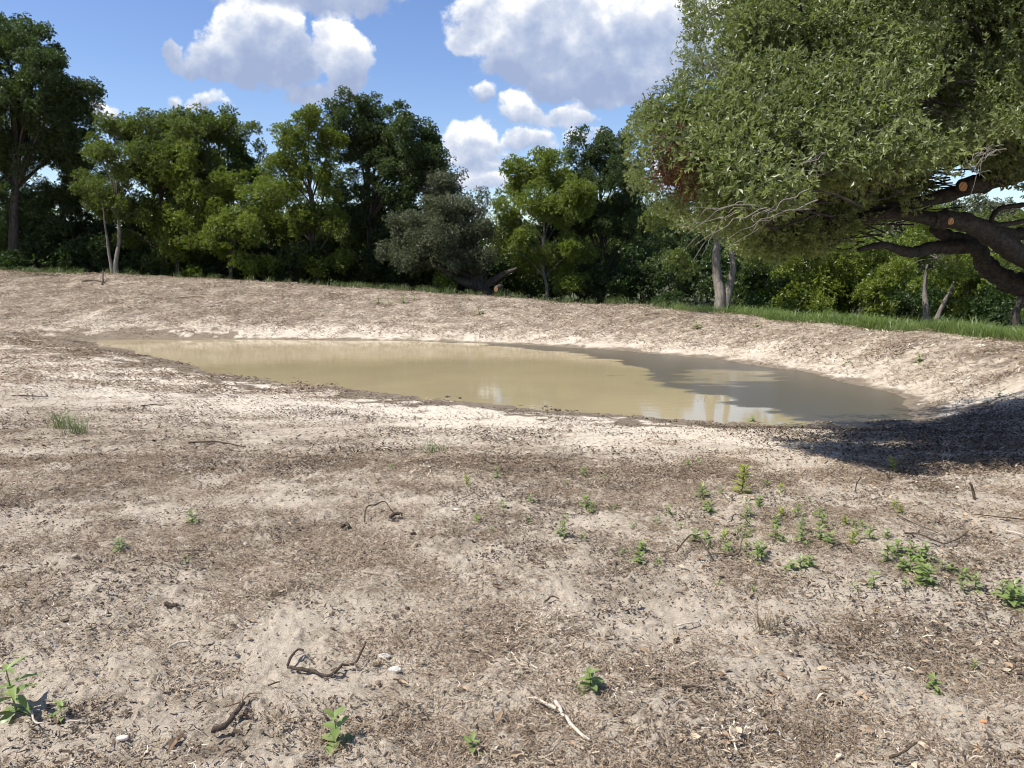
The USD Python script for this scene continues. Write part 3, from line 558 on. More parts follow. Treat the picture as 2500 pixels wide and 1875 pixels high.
# a fresh sawn log end, orange, on the crest under the grey-green oak
M_cut = mat('sawn_wood', {'t': ('texture_coordinate', {}), 'w': ('wave_texture', {'wave_type': 'rings', 'rings_direction': 'y', 'scale': 9.0, 'distortion': 2.0, 'detail': 3.0}), 'r': ('rgb_ramp', {'ramp': [(0.0, (0.26, 0.12, 0.05)), (1.0, (0.46, 0.26, 0.12))]}), 'p': ('principled_bsdf', {'roughness': 0.8})},
            [('t.object', 'w.vector'), ('w.color', 'r.fac'), ('r.color', 'p.base_color')])
def log_end():
    b = at(1211, 706, 39.0); d = unit(np.array([0.12, 1, 0.05]))
    t = thing('cut_log', 'short cut log with an orange sawn end below the grey-green oak', 'log', loc=b)
    c = np.array([d * s for s in np.linspace(0, 1.5, 6)])
    obj('bark', tube(c, [0.11, 0.15, 0.17, 0.16, 0.15, 0.15], 14, 0.05, 3), BARK_DARK, t, True)
    a = np.linspace(0, 2 * PI, 16, endpoint=False); u = unit(np.cross(d, [0, 0, 1.0])); w_ = np.cross(u, d)
    ring = np.array([np.cos(k) * u * 0.10 + np.sin(k) * w_ * 0.135 for k in a]) - d * 0.02
    v = np.vstack([ring, ring + d * 0.015, [-d * 0.022]]); f = [[32, (k + 1) % 16, k] for k in range(16)] + [[k, (k + 1) % 16, 16 + (k + 1) % 16] for k in range(16)] + [[k, 16 + (k + 1) % 16, 16 + k] for k in range(16)]
    obj('sawn_end', (v, np.array(f)), M_cut, t)
log_end()

# undergrowth along the foot of the trees
def shrub(px, depth, py, w, h, m, seed, label, group, leafk='shrub', name='shrub', sc=1.0, per=12, size=0.55):
    g = R(seed); b = at(px, HORIZON + 50, depth); zb = float(H(np.array([b[0]]), np.array([b[1]]))[0])
    base = np.array([b[0], b[1], zb]); ztop = at(px, py, depth)[2]; hh = max((ztop - zb) / 2, 0.4)
    L = [(base + np.array([g.normal() * w * 0.35, g.normal() * 0.4, hh * g.uniform(0.7, 1.25)]), np.array([w * 0.55, w * 0.5, hh * 0.75])) for _ in range(3)]
    P, D, C = crown_points(L, g, 2.2, per, size)
    ok = P[:, 2] > zb + 0.02; P, D = P[ok], D[ok]
    t = thing(name, label, 'shrub', group, loc=base)
    st = [tube(curve([np.array([g.normal() * 0.15, g.normal() * 0.15, -0.1]), (q - base) * 0.5 + g.normal(size=3) * 0.15, q - base], 3), np.linspace(0.035, 0.012, 7), 4) for q in C[:10]]
    obj('stem', join(st), BARK_DARK, t); n = len(P)
    tag(scatter('foliage', SPRAY[leafk], m, P - base, quat_from(D, g.random(n) * 6.28), g.uniform(0.75, 1.2, n) * sc, g.integers(0, len(SPRAY[leafk]), n), t), kind='stuff')
g0 = R(77); seen = {}
for k, px in enumerate(np.arange(-140, 1900, 62)):
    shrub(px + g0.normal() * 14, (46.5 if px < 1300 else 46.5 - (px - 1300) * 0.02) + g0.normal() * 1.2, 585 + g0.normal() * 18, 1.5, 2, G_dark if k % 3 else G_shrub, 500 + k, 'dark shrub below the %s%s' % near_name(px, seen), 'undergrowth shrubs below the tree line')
def thicket():
    g = R(606); L = []
    for px in np.arange(-260, 2760, 80):
        d = 58 + g.normal() * 2; c = at(px + g.normal() * 20, 640, d); ztop = at(px, 570 + g.normal() * 16, d)[2]; zb = float(H(np.array([c[0]]), np.array([c[1]]))[0])
        L.append((np.array([c[0], c[1], (zb + ztop) / 2]), np.array([2.2, 1.6, max((ztop - zb) / 2, 0.8)])))
    P, D, C = crown_points(L, g, 3.0, 12, 0.8); n = len(P)
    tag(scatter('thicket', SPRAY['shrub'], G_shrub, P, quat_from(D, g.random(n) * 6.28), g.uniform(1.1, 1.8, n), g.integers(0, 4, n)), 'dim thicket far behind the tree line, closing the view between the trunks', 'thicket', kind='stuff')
thicket()
for k, px in enumerate(range(1930, 2640, 58)):
    shrub(px + g0.normal() * 12, 31 + g0.normal() * 1.2, 565 + g0.normal() * 22, 1.1, 1, G_sunlit if k % 3 != 1 else G_bright, 760 + k, ('light green' if k % 3 != 1 else 'mid green') + ' sunlit bush below the oak limbs, %s from the left' % ('first second third fourth fifth sixth seventh eighth ninth tenth eleventh twelfth thirteenth'.split()[k]), 'sunlit bushes below the oak limbs', sc=0.7, per=18, size=0.42)
for k, (px, d, py, w_, m, lab) in enumerate(((1085, 41, 668, 0.8, G_bright, 'bright green bush under the limbs of the grey-green oak'), (1890, 31, 665, 1.0, G_shrub, 'leafy bush right of the two pale trunks, at the back of the long grass'), (2000, 29, 640, 1.2, G_bright, 'light green bush below the oak canopy, left of the limb with a bare end'), (2120, 27, 640, 1.1, G_bright, 'light green bush with thin upright stems behind the long grass'), (2200, 28, 690, 1.0, G_shrub, 'dark green bush left of the leaning forked trunk'), (2370, 25, 680, 1.0, G_bright, 'feathery bright green bush right of the leaning forked trunk'), (2440, 23.5, 690, 0.8, G_shrub, 'green bush by the right edge behind the long grass'), (1620, 36, 690, 1.2, G_shrub, 'dark bush with a few pale leaves, left of the two pale trunks'), (1960, 35, 600, 1.6, G_bright, 'tall light green bush behind, below the drooping oak leaves'))):
    shrub(px, d, py, w_, 1, m, 700 + k, lab, None, sc=0.65, per=16, size=0.38)

# ------------------------------------------------------------------ the big oak that reaches in from the right
def inside(poly, px, py):
    return shapely.contains(poly, shapely.points(px, py))
OAK_PIC = Polygon([(1690, -900), (1700, -20), (1722, 60), (1696, 120), (1760, 132), (1712, 188), (1668, 220), (1630, 245), (1596, 282), (1572, 318), (1562, 360), (1580, 405), (1572, 440), (1620, 480), (1680, 510), (1760, 530), (1800, 572), (1900, 592), (2000, 578), (2080, 535), (2200, 498), (2290, 470), (2400, 440), (2500, 430), (3600, 450), (3600, -900)])
OAK_UNDER = Polygon([(1560, 330), (1560, 500), (1640, 535), (1740, 545), (1790, 590), (1900, 612), (2010, 600), (2080, 545), (2200, 508), (2290, 490), (2420, 470), (2620, 470), (2620, 250), (2000, 250)])
SHADE_TOP = np.array([(1640, 1032), (1750, 1040), (1960, 1012), (2200, 990), (2500, 955), (4000, 800)])
SHADE_LOW = np.array([(1640, 1048), (1750, 1062), (1950, 1095), (2150, 1140), (2300, 1180), (2400, 1230), (2500, 1300), (4000, 1700)])
def shadow_ok(p):
    """Whether a leaf's shadow falls where the photograph shows shade (or out of the picture to the right)."""
    q = p.copy()
    for _ in range(4):
        h = H(q[:, 0], q[:, 1], False); q = p - SUN * ((p[:, 2] - h) / SUN[2])[:, None]
    x, y, f = project(q)
    return (x > 1640) & (y > np.interp(x, *SHADE_TOP.T)) & (y < np.interp(x, *SHADE_LOW.T))
SP_OAK = [spray(900 + k, 66, 0.053, 0.022, 0.21, 0.8) for k in range(8)]
G_oak = leaf_mat('live_oak_leaves', (0.090, 0.110, 0.042), (0.190, 0.215, 0.085), (0.32, 0.34, 0.16), translucent=0.36, rough=0.42, spec=0.42)
G_dead = leaf_mat('dead_brown_leaves', (0.085, 0.040, 0.022), (0.13, 0.062, 0.036), (0.18, 0.095, 0.055), translucent=0.2, rough=0.7, spec=0.2)
M_twig = flat_mat('grey_twigs', (0.11, 0.095, 0.08), (0.20, 0.18, 0.15), 60)
def lit_edge(px):
    """Where the sunlit outer boughs end below; further down one looks into the shaded middle of the crown."""
    return np.interp(px, [1500, 1740, 1820, 1900, 2000, 2150, 2280, 2380, 2480, 2700], [560, 560, 520, 470, 435, 415, 385, 345, 300, 250])
def _dome(g, n):
    px, py = g.uniform(1500, 2620, n), g.uniform(-120, 650, n)
    front = 5.8 + 3.1 * np.clip((520 - py) / 560, 0, 1.2) + 0.9 * np.clip((1800 - px) / 300, 0, 1)
    return at(px, py, front + 2.4 * g.random(n) ** 1.2)
def big_oak():
    g = R(91)
    base = np.array([10.2, 12.0, float(H(np.array([10.2]), np.array([12.0]))[0])])
    t = thing('live_oak', 'big live oak reaching in from the right over the bank, small glossy leaves', 'tree', loc=base)
    # sprays: a wide crown, its leaves where the photograph shows them
    n = 120000
    c = np.array([7.6, 10.6, 4.8]); rr = np.array([7.0, 4.0, 4.2])
    d = unit(g.normal(size=(n, 3))); p = c + d * rr * g.random((n, 1)) ** 0.40
    p = np.vstack([p, _dome(g, n)])
    p = p[p[:, 2] > H(p[:, 0], p[:, 1], False) + 1.2]
    x, y, f = project(p)
    near_edge = shapely.distance(OAK_PIC.exterior, shapely.points(x, y)); p = p[inside(OAK_PIC, x, y) & (f > 5.6) & (g.random(len(p)) < np.clip((near_edge - 14) / 70, 0.0, 1))]
    p = p[shadow_ok(p)]
    lump = meshkit.fbm(p * np.array([1.0, 1.0, 1.9]) * 1.1, 3, 8); x, y, f = project(p)
    hollow = np.exp(-(((x - 2400) / 150) ** 2 + ((y - 470) / 62) ** 2))                 # the open space round the cut limbs
    p = p[lump + g.normal(size=len(p)) * 0.015 > 0.562 + 0.5 * hollow * (f < 11.3)]; x, y, f = project(p)
    p = p[(y < lit_edge(x) + g.normal(size=len(p)) * 14) | (f > 9.2)]
    p = p[g.permutation(len(p))]
    x, y, f = project(p); show = (x < 2560) & (y > -60)
    p = np.vstack([p[show][:3700], p[~show][:3000]])
    q = np.stack([g.uniform(4.2, 7.6, 9000), g.uniform(9.6, 12.4, 9000), g.uniform(3.4, 6.0, 9000)], 1)       # the dense middle, added over the great limbs to shade them
    x, y, f = project(q); q = q[inside(OAK_PIC, x, y)]; q = q[shadow_ok(q)]; p = np.vstack([p, q[:1800]])
    q = _dome(g, 60000); x, y, f = project(q); q = q[inside(OAK_PIC, x, y) & (np.exp(-(((x - 2400) / 150) ** 2 + ((y - 470) / 62) ** 2)) < 0.3)]; q = q[shadow_ok(q)]                 # boughs that shade the sand at the right
    x, y, f = project(q); q = q[y < lit_edge(x)]; h = q - SUN * ((q[:, 2] + 0.35) / SUN[2])[:, None]; x, y, f = project(h); q = q[(y > 1075) & (y < 1290) & (x < 2560)]; q = q[meshkit.fbm(q * 1.3, 3, 18) > 0.50]; p = np.vstack([p, q[:1100]])
    print('shade boughs', len(q))
    # the shaded middle of the crown, seen from below between the limbs
    n2_ = 60000; q = at(g.uniform(1600, 2600, n2_), g.uniform(330, 640, n2_), g.uniform(9.3, 13.0, n2_)); x, y, f = project(q)
    q = q[(y > lit_edge(x) - 30) & inside(OAK_UNDER, x, y)]; q = q[shadow_ok(q) & (q[:, 2] > H(q[:, 0], q[:, 1], False) + 1.3)]
    x, y, f = project(q); hollow = np.exp(-(((x - 2400) / 150) ** 2 + ((y - 470) / 70) ** 2)); q = q[meshkit.fbm(q * np.array([1.2, 1.2, 1.8]), 3, 38) > 0.49 + 0.3 * hollow][:1900]; print('under', len(q)); p = np.vstack([p, q])
    x, y, f = project(p)
    dead = ((x - 1640) / 95) ** 2 + ((y - 440) / 85) ** 2 + g.normal(size=len(p)) * 0.35 < 0.8
    live = p[~dead]
    out = unit(live - np.array([8, 11.5, 2.5])) * 0.7 + g.normal(size=live.shape) * 0.45 + np.array([-0.35, -0.25, 0.35])
    k = len(live)
    tag(scatter('foliage', SP_OAK, G_oak, live - base, quat_from(out, g.random(k) * 6.28), g.uniform(0.75, 1.25, k), g.integers(0, 8, k), t), kind='stuff')
    q = p[dead]; k = len(q)
    tag(scatter('dead_foliage', SP_OAK[:4], G_dead, q - base, quat_from(g.normal(size=(k, 3)) + [0, 0, -0.5], g.random(k) * 6.28), g.uniform(0.6, 1.0, k), g.integers(0, 4, k), t), 'reddish brown dead leaves', kind='stuff')
    print('oak sprays', len(live), len(q), 'candidates')
    def limb(pts, w0, w1, n=9, wob=0.05, seed=3):
        c_ = curve([at(x_, y_, dd) for x_, y_, dd in pts], n) - base
        gg = R(seed + 50); k_ = gg.normal(size=len(c_)); r_ = np.linspace(w0, w1, len(c_)) * (1 + 0.10 * np.convolve(k_, [0.3, 0.4, 0.3], 'same') + 0.13 * (gg.random(len(c_)) > 0.88))
        v_, f_ = tube(c_, r_, 12, wob, seed)
        nn_ = meshkit.fbm(v_ * 9.0, 3, seed)[:, None] - 0.5; ax = c_[np.argmin(((v_[:, None] - c_[None]) ** 2).sum(-1), 1)]
        return ax + (v_ - ax) * (1 + 0.38 * nn_), f_
    tr = curve([base + [0.15, 0, -0.3], base + [0, 0, 0.8], base + [-0.1, 0.0, 1.8], base + [0.3, 0.2, 3.5], base + [0.2, 0.4, 6]], 6) - base
    obj('trunk', tube(tr, np.linspace(0.62, 0.3, len(tr)), 14, 0.05, 2), BARK_OAK_SHADED, t, True)
    L = [([(2700, 690, 11.6), (2560, 696, 11.2), (2500, 695, 11.0), (2455, 688, 10.9)], 0.20, 0.15),           # thick low limb
         ([(2470, 692, 10.9), (2425, 665, 10.8), (2400, 640, 10.7), (2392, 612, 10.6), (2360, 590, 10.5), (2310, 575, 10.4), (2280, 556, 10.3)], 0.135, 0.07),
         ([(2372, 598, 10.55), (2330, 603, 10.3), (2270, 606, 10.1), (2225, 616, 9.9), (2185, 606, 9.8), (2150, 598, 9.7), (2095, 610, 9.6)], 0.105, 0.025),
         ([(2720, 780, 11.8), (2560, 665, 10.6), (2490, 622, 10.2), (2420, 575, 9.9), (2350, 540, 9.7), (2282, 537, 9.6)], 0.155, 0.105),      # dark limb with a sawn end
         ([(2640, 560, 11.5), (2540, 565, 11.0), (2470, 572, 10.8), (2420, 552, 10.6), (2370, 535, 10.4)], 0.11, 0.05),
         ([(2700, 380, 11.0), (2560, 395, 10.4), (2480, 420, 10.0), (2400, 446, 9.8), (2350, 455, 9.6)], 0.18, 0.09),     # upper limb with a sawn end
         ([(2760, 300, 11), (2500, 360, 10.2), (2300, 380, 9.8), (2150, 330, 9.5), (2010, 300, 9.3), (1850, 260, 9.2)], 0.16, 0.03),
         ([(2480, 420, 10.0), (2300, 480, 9.9), (2150, 510, 9.9), (2050, 490, 9.8), (1960, 430, 9.6), (1760, 430, 9.5)], 0.10, 0.02),
         ([(2282, 537, 9.6), (2180, 520, 9.7), (2080, 540, 9.8), (1960, 520, 9.8), (1820, 560, 9.8)], 0.09, 0.02),
         ([(2700, 120, 11), (2400, 140, 10), (2200, 150, 9.5), (2080, 138, 9.2), (2000, 132, 9.1), (1850, 60, 9.0)], 0.14, 0.03),
         ([(2100, 310, 9.4), (1950, 380, 9.3), (1800, 340, 9.3), (1650, 400, 9.4), (1580, 330, 9.5)], 0.06, 0.012),
         ([(2150, 510, 9.9), (2000, 560, 10), (1900, 600, 10), (1840, 615, 10)], 0.05, 0.012),
         ([(2500, 500, 10.5), (2440, 510, 10.3), (2420, 545, 10.3), (2450, 548, 10.4), (2500, 540, 10.6)], 0.035, 0.03)]
    for k, (pts, a, b) in enumerate(L):
        obj('limb', limb(pts, a, b, seed=k), BARK_OAK_SHADED, t, True)
    # sawn ends
    for (px, py, dd, rad, nrm) in ((2351, 455, 9.55, 0.055, (-0.55, -0.8, 0.0)), (2322, 540, 9.50, 0.042, (-0.15, -1, 0)), (2279, 537, 9.58, 0.10, (-1, -0.12, 0.05))):
        cpt = at(px, py, dd) - base; nn = unit(np.array(nrm)); u = unit(np.cross(nn, [0, 0, 1.0])); w_ = np.cross(u, nn); a = np.linspace(0, 2 * PI, 14, endpoint=False)
        ring = np.array([np.cos(k) * u * rad * 0.8 + np.sin(k) * w_ * rad for k in a]); v = np.vstack([ring + cpt, ring + cpt - nn * 0.05, [cpt + nn * 0.003]])
        f = [[28, k, (k + 1) % 14] for k in range(14)] + [[k, 14 + k, 14 + (k + 1) % 14] for k in range(14)] + [[k, 14 + (k + 1) % 14, (k + 1) % 14] for k in range(14)]
        obj('sawn_end', (v, np.array(f)), M_cut if rad < 0.09 else BARK_OAK_SHADED, t)
    # bare grey twigs, and thin dark ones through the crown
    tw = []
    for (x0, y0, x1, y1, k) in ((1880, 500, 1700, 560, 6), (1960, 400, 1900, 300, 8), (1950, 330, 1880, 390, 9), (2050, 380, 1920, 440, 9), (1870, 380, 1800, 420, 8), (2420, 360, 2330, 430, 7), (1960, 460, 1850, 560, 5), (1800, 200, 1730, 150, 8), (1700, 330, 1620, 300, 8), (2200, 300, 2100, 360, 9)):
        for _ in range(k):
            dd = 5.9 + 3.1 * max((520 - (y0 + y1) / 2) / 560, 0) + 0.9 * min(max((1800 - x0) / 300, 0), 1) + abs(g.normal()) * 0.5; j = g.normal(size=8)
            pts = [at(x0 + j[0] * 26, y0 + j[1] * 18, dd), at((x0 + x1) / 2 + j[2] * 30, (y0 + y1) / 2 + j[3] * 24, dd - 0.1), at(x1 + j[4] * 50, y1 + j[5] * 34, dd - 0.2 + j[6] * 0.15)]
            c_ = curve(pts, 5) - base; c_[1:-1] += g.normal(size=c_[1:-1].shape) * 0.012
            tw.append(tube(c_, np.linspace(0.005, 0.0015, len(c_)), 4))
    obj('bare_twigs', join(tw), M_twig, t); 
    tw = []
    src = live[g.permutation(len(live))[:1800]]
    for q in src:
        e = q + unit(np.array([8.5, 11.5, 2.6]) - q) * g.uniform(0.4, 1.3) + g.normal(size=3) * 0.12
        c_ = curve([e, (e + q) / 2 + g.normal(size=3) * 0.08, q], 3) - base
        tw.append(tube(c_, np.linspace(0.012, 0.004, len(c_)), 4))
    obj('twigs', join(tw), BARK_OAK_SHADED, t)
    # loose leafy ends round the outline
    q = np.vstack([_dome(g, 30000)]); x, y, f = project(q); rim_ = OAK_PIC.buffer(38).difference(OAK_PIC.buffer(-10)); q = q[shapely.contains(rim_, shapely.points(x, y)) & (y < 600)]
    q = q[shadow_ok(q)]; x, y, f = project(q); q = q[(y < lit_edge(x) + 20)]; q = q[meshkit.fbm(q * 2.2, 3, 28) > 0.53][:620]; k = len(q)
    tag(scatter('loose_foliage', SP_OAK, G_oak, q - base, quat_from(g.normal(size=(k, 3)) + [-0.6, -0.2, 0.5], g.random(k) * 6.28), g.uniform(0.35, 0.7, k), g.integers(0, 8, k), t), kind='stuff')
big_oak()

# ------------------------------------------------------------------ grass on the crest
def blades(seed, n, h, w, spread, lean=0.6):
    g = R(seed); parts = []
    for _ in range(n):
        b = g.normal(size=2) * spread; a = g.random() * 6.28; hh = h * g.uniform(0.5, 1.15); ln = hh * lean * g.uniform(0.3, 1.3)
        d = np.array([math.cos(a), math.sin(a), 0]); s = np.array([-d[1], d[0], 0]) * w * g.uniform(0.7, 1.2)
        p0 = np.array([b[0], b[1], -0.02]); p1 = p0 + d * ln * 0.25 + [0, 0, hh * 0.6]; p2 = p0 + d * ln * 0.65 + [0, 0, hh * 0.93]; p3 = p0 + d * ln * 1.15 + [0, 0, hh * 0.9]
        v = np.array([p0 - s, p0 + s, p1 - s, p1 + s, p2 - s * 0.7, p2 + s * 0.7, p3])
        parts.append((v, np.array([[0, 1, 3], [0, 3, 2], [2, 3, 5], [2, 5, 4], [4, 5, 6]])))
    return join(parts)
G_grass = leaf_mat('long_grass_blades', (0.095, 0.140, 0.036), (0.155, 0.205, 0.056), (0.25, 0.29, 0.115), translucent=0.3)
G_tuft = leaf_mat('dull_grass_blades', (0.085, 0.115, 0.040), (0.13, 0.165, 0.060), (0.20, 0.21, 0.10), translucent=0.25)
TUFT = [blades(1000 + k, 22, 0.42, 0.006, 0.17, 1.1) for k in range(5)]
def crest_at(px):
    xs = np.array([c[0] for c in CREST]); return np.stack([np.interp(px, xs, crest[:, k]) for k in range(3)], -1)
def grass_strip(name, label, px0, px1, n, d0, d1, s0, s1, m, seed, dens=None):
    g = R(seed); px = g.uniform(px0, px1, n)
    if dens: px = px[g.random(n) < dens(px)]
    n = len(px); c = crest_at(px); o = unit(c[:, :2]); k = g.uniform(d0, d1, n) ** 1.0
    x, y = c[:, 0] + o[:, 0] * k, c[:, 1] + o[:, 1] * k
    p = np.stack([x, y, H(x, y)], 1)
    z = np.tile([0, 0, 1.0], (n, 1)) + g.normal(size=(n, 3)) * 0.22
    tag(scatter(name, TUFT, m, p, quat_from(z, g.random(n) * 6.28), g.uniform(s0, s1, n), g.integers(0, 5, n), pname='tuft'), label, 'grass', kind='stuff')
grass_strip('long_grass', 'strip of long green grass behind the bank at the right', 1640, 2760, 3000, 0.25, 4.0, 0.3, 0.95, G_grass, 61, lambda p: np.clip((p - 1600) / 350, 0.15, 1))
grass_strip('crest_grass', 'thin line of pale green grass tufts along the top of the bank', 760, 1660, 260, 0.0, 0.8, 0.3, 0.9, G_tuft, 62, lambda p: np.where(p < 1120, 1.0, 0.35))
grass_strip('crest_grass', 'sparse grass along the top of the bank at the far left', -200, 760, 260, 0.0, 1.0, 0.35, 0.9, G_tuft, 63, lambda p: np.where(p < 200, 1.0, 0.3))

# ------------------------------------------------------------------ dry litter, clods, small twigs
def straws(seed, n, rad, l0, l1, w, lift=0.012):
    g = R(seed); parts = []
    for _ in range(n):
        c = np.array([*(g.normal(size=2) * rad * 0.5), g.random() * lift]); a = g.random() * 6.28; ln = g.uniform(l0, l1); el = g.normal() * 0.28
        d = np.array([math.cos(a) * math.cos(el), math.sin(a) * math.cos(el), math.sin(el)]); s = np.array([-math.sin(a), math.cos(a), g.normal() * 0.4]) * w * g.uniform(0.5, 1.4)
        b = c + np.array([0, 0, abs(math.sin(el)) * ln * 0.4]); bend = np.array([-math.sin(a), math.cos(a), 0.25]) * ln * g.normal() * 0.12
        v = np.array([b - d * ln / 2 - s, b - d * ln / 2 + s, b + bend - s, b + bend + s, b + d * ln / 2 - s * 0.6, b + d * ln / 2 + s * 0.6])
        parts.append((v, np.array([[0, 1, 3], [0, 3, 2], [2, 3, 5], [2, 5, 4]])))
    return join(parts)
M_straw = island_mat('dry_straw', [(0.0, (0.085, 0.058, 0.036)), (0.35, (0.17, 0.122, 0.08)), (0.70, (0.27, 0.208, 0.142)), (0.975, (0.38, 0.31, 0.225)), (0.985, (0.55, 0.48, 0.38)), (1.0, (0.62, 0.55, 0.45))])
M_clod = island_mat('soil_crumbs', [(0.0, (0.075, 0.052, 0.036)), (0.5, (0.15, 0.11, 0.075)), (0.85, (0.25, 0.20, 0.145)), (1.0, (0.40, 0.345, 0.265))])
M_leafl = island_mat('fallen_leaves', [(0.0, (0.12, 0.075, 0.045)), (0.4, (0.27, 0.185, 0.115)), (0.8, (0.40, 0.31, 0.21)), (1.0, (0.52, 0.44, 0.33))], 0.6)
def clods(seed, n, rad, s0, s1):
    g = R(seed); parts = []
    for _ in range(n):
        m = trimesh.creation.icosphere(1, 1.0) if n < 8 else trimesh.creation.icosahedron()
        v = m.vertices * (1 + 0.45 * (g.random((len(m.vertices), 1)) - 0.5)) * g.uniform(s0, s1) * np.array([1.25, 0.9, 0.65])
        v = v @ rotm([0, 0, 1], g.random() * 6.28).T + np.array([*(g.normal(size=2) * rad), 0])
        parts.append((v, m.faces))
    return join(parts)
def dryleaves(seed, n, rad, l0, l1):
    g = R(seed); parts = []
    for _ in range(n):
        v, f = leaf(g.uniform(l0, l1), g.uniform(l0, l1) * 0.42, g.uniform(0.2, 0.9), g.uniform(-0.5, 0.5), True)
        v = v @ rotm([1, 0, 0], g.normal() * 0.7).T @ rotm([0, 0, 1], g.random() * 6.28).T
        parts.append((v + np.array([*(g.normal(size=2) * rad), 0.006 - v[:, 2].min() * 0.6]), f))
    return join(parts)
def spread(seed, n, px0, px1, py0, py1, mask=None):
    """n points on the ground, evenly over a part of the picture's ground."""
    g = R(seed); p = ground(g.uniform(px0, px1, n), g.uniform(py0, py1, n), 500)
    return p
def litter_noise(p):
    q = np.c_[p[:, :2], np.zeros(len(p))]; return 0.5 * meshkit.fbm(q * 1.1, 4, 171) + 0.5 * meshkit.fbm(q * 4.5, 3, 172)
def cover(name, label, protos, m, pts, scale, seed, lift=0.0):
    g = R(seed); n = len(pts); e = 0.08
    nx = -(H(pts[:, 0] + e, pts[:, 1], False) - H(pts[:, 0] - e, pts[:, 1], False)) / (2 * e); ny = -(H(pts[:, 0], pts[:, 1] + e, False) - H(pts[:, 0], pts[:, 1] - e, False)) / (2 * e)
    z = np.stack([nx, ny, np.ones(n)], 1)
    p = pts + [0, 0, lift]
    tag(scatter(name, protos, m, p, quat_from(z, g.random(n) * 6.28), scale, g.integers(0, len(protos), n), pname='patch'), label, 'litter', kind='stuff')
def world_points(seed, n, y0, y1, dens=None):
    """Points on the ground in the wedge that the photograph sees, and a step beside it."""
    g = R(seed); y = np.sqrt(g.uniform(y0**2, y1**2, n)); x = y * g.uniform(-0.78, 0.78, n)
    z = H(x, y); p = np.stack([x, y, z], 1)
    p = p[z > WATER_Z + 0.06]
    return p
ST = [straws(1100 + k, 40, 0.15, 0.008, 0.032, 0.0012) for k in range(8)]
STL = [straws(1200 + k, 26, 0.30, 0.02, 0.07, 0.0026, 0.02) for k in range(6)]
STF = [straws(1300 + k, 26, 0.55, 0.05, 0.17, 0.009, 0.04) for k in range(6)]
MU = [straws(1700 + k, 16, 0.16, 0.008, 0.030, 0.0030, 0.010) for k in range(6)]; MUF = [straws(1750 + k, 12, 0.34, 0.015, 0.055, 0.0055, 0.018) for k in range(6)]
M_mulch = island_mat('bark_mulch', [(0.0, (0.035, 0.026, 0.019)), (0.6, (0.085, 0.062, 0.043)), (0.94, (0.15, 0.115, 0.08)), (1.0, (0.32, 0.265, 0.20))])
CL = [clods(1400 + k, 14, 0.11, 0.002, 0.0065) for k in range(6)]; CLB = [clods(1500 + k, 3, 0.10, 0.005, 0.013) for k in range(6)]
DL = [dryleaves(1600 + k, 4, 0.12, 0.025, 0.055) for k in range(6)]
p = world_points(1, 21000, 1.8, 7.5); k = litter_noise(p); p = p[k + R(2).normal(size=len(p)) * 0.03 > 0.475]
cover('dry_grass_litter', 'dry brown straw and grass bits strewn over the sandy foreground', ST, M_straw, p, R(3).uniform(0.7, 1.3, len(p)), 4, 0.001)
p = world_points(5, 9000, 6.5, 16); k = litter_noise(p); 
sdist = shapely.distance(shapely.points(p[:, 0], p[:, 1]), shore_poly); p = p[(k + R(6).normal(size=len(p)) * 0.06 > 0.46) & (sdist + R(7).normal(size=len(p)) * 1.4 > 4.8)]
cover('dry_grass_litter', 'dry straw bits on the slope between foreground and pond', STL, M_straw, p, R(8).uniform(0.6, 1.2, len(p)), 9, 0.002)
p = world_points(10, 14000, 15, 43)
sdist = shapely.distance(shapely.points(p[:, 0], p[:, 1]), shore_poly); c = crest_at(project(p)[0]); p = p[(sdist + R(12).normal(size=len(p)) * 0.8 > 1.0) & (p[:, 1] < c[:, 1] + 0.5)]
cover('dry_grass_litter', 'dry straw and root bits over the far bank', STF, M_straw, p, R(13).uniform(0.5, 1.1, len(p)), 14, 0.004)
p = world_points(30, 9000, 1.8, 7.5); k = litter_noise(p + 11); p = p[k + R(31).normal(size=len(p)) * 0.03 > 0.515]; cover('bark_mulch', 'dark flecks of bark and mulch over the foreground', MU, M_mulch, p, R(32).uniform(0.6, 1.3, len(p)), 33, 0.003)
p = world_points(34, 9000, 6.5, 17); k = litter_noise(p + 11); p = p[k + R(35).normal(size=len(p)) * 0.03 > 0.525]; cover('bark_mulch', 'dark flecks of bark and mulch on the slope down to the pond', MUF, M_mulch, p, R(36).uniform(0.6, 1.3, len(p)), 37, 0.004)
g_ = R(60); p = np.c_[g_.uniform(3.0, 12.5, 5200), g_.uniform(6.4, 14.0, 5200)]; p = np.c_[p, H(p[:, 0], p[:, 1])]; p = p[(p[:, 2] > WATER_Z + 0.15) & (g_.random(5200) < np.clip((p[:, 0] - 2.6) / 2.2, 0, 1))]
cover('oak_mulch', 'dark mulch of old oak leaves and bark below the big oak', MUF, M_mulch, p, R(61).uniform(0.6, 1.3, len(p)), 62, 0.005)
p = world_points(15, 2200, 1.8, 8); cover('soil_crumbs', 'dark soil crumbs and pale pebbles over the foreground', CL, M_clod, p, R(16).uniform(0.5, 1.4, len(p)), 17, 0.0)
p = world_points(18, 1500, 1.8, 14); k = litter_noise(p + 30); p = p[k > 0.5]; cover('soil_clods', 'scattered dark clods of earth and mulch', CLB, M_clod, p, R(19).uniform(0.5, 1.5, len(p)), 20, 0.0)
p = world_points(21, 2600, 2.0, 12); g_ = R(22); p = p[g_.random(len(p)) < np.clip(0.12 + (p[:, 0] / p[:, 1]) * 1.3, 0.08, 0.9)]
cover('leaf_litter', 'dry curled tan leaves on the ground, thickest under the oak', DL, M_leafl, p, R(23).uniform(0.6, 1.2, len(p)), 24, 0.001)

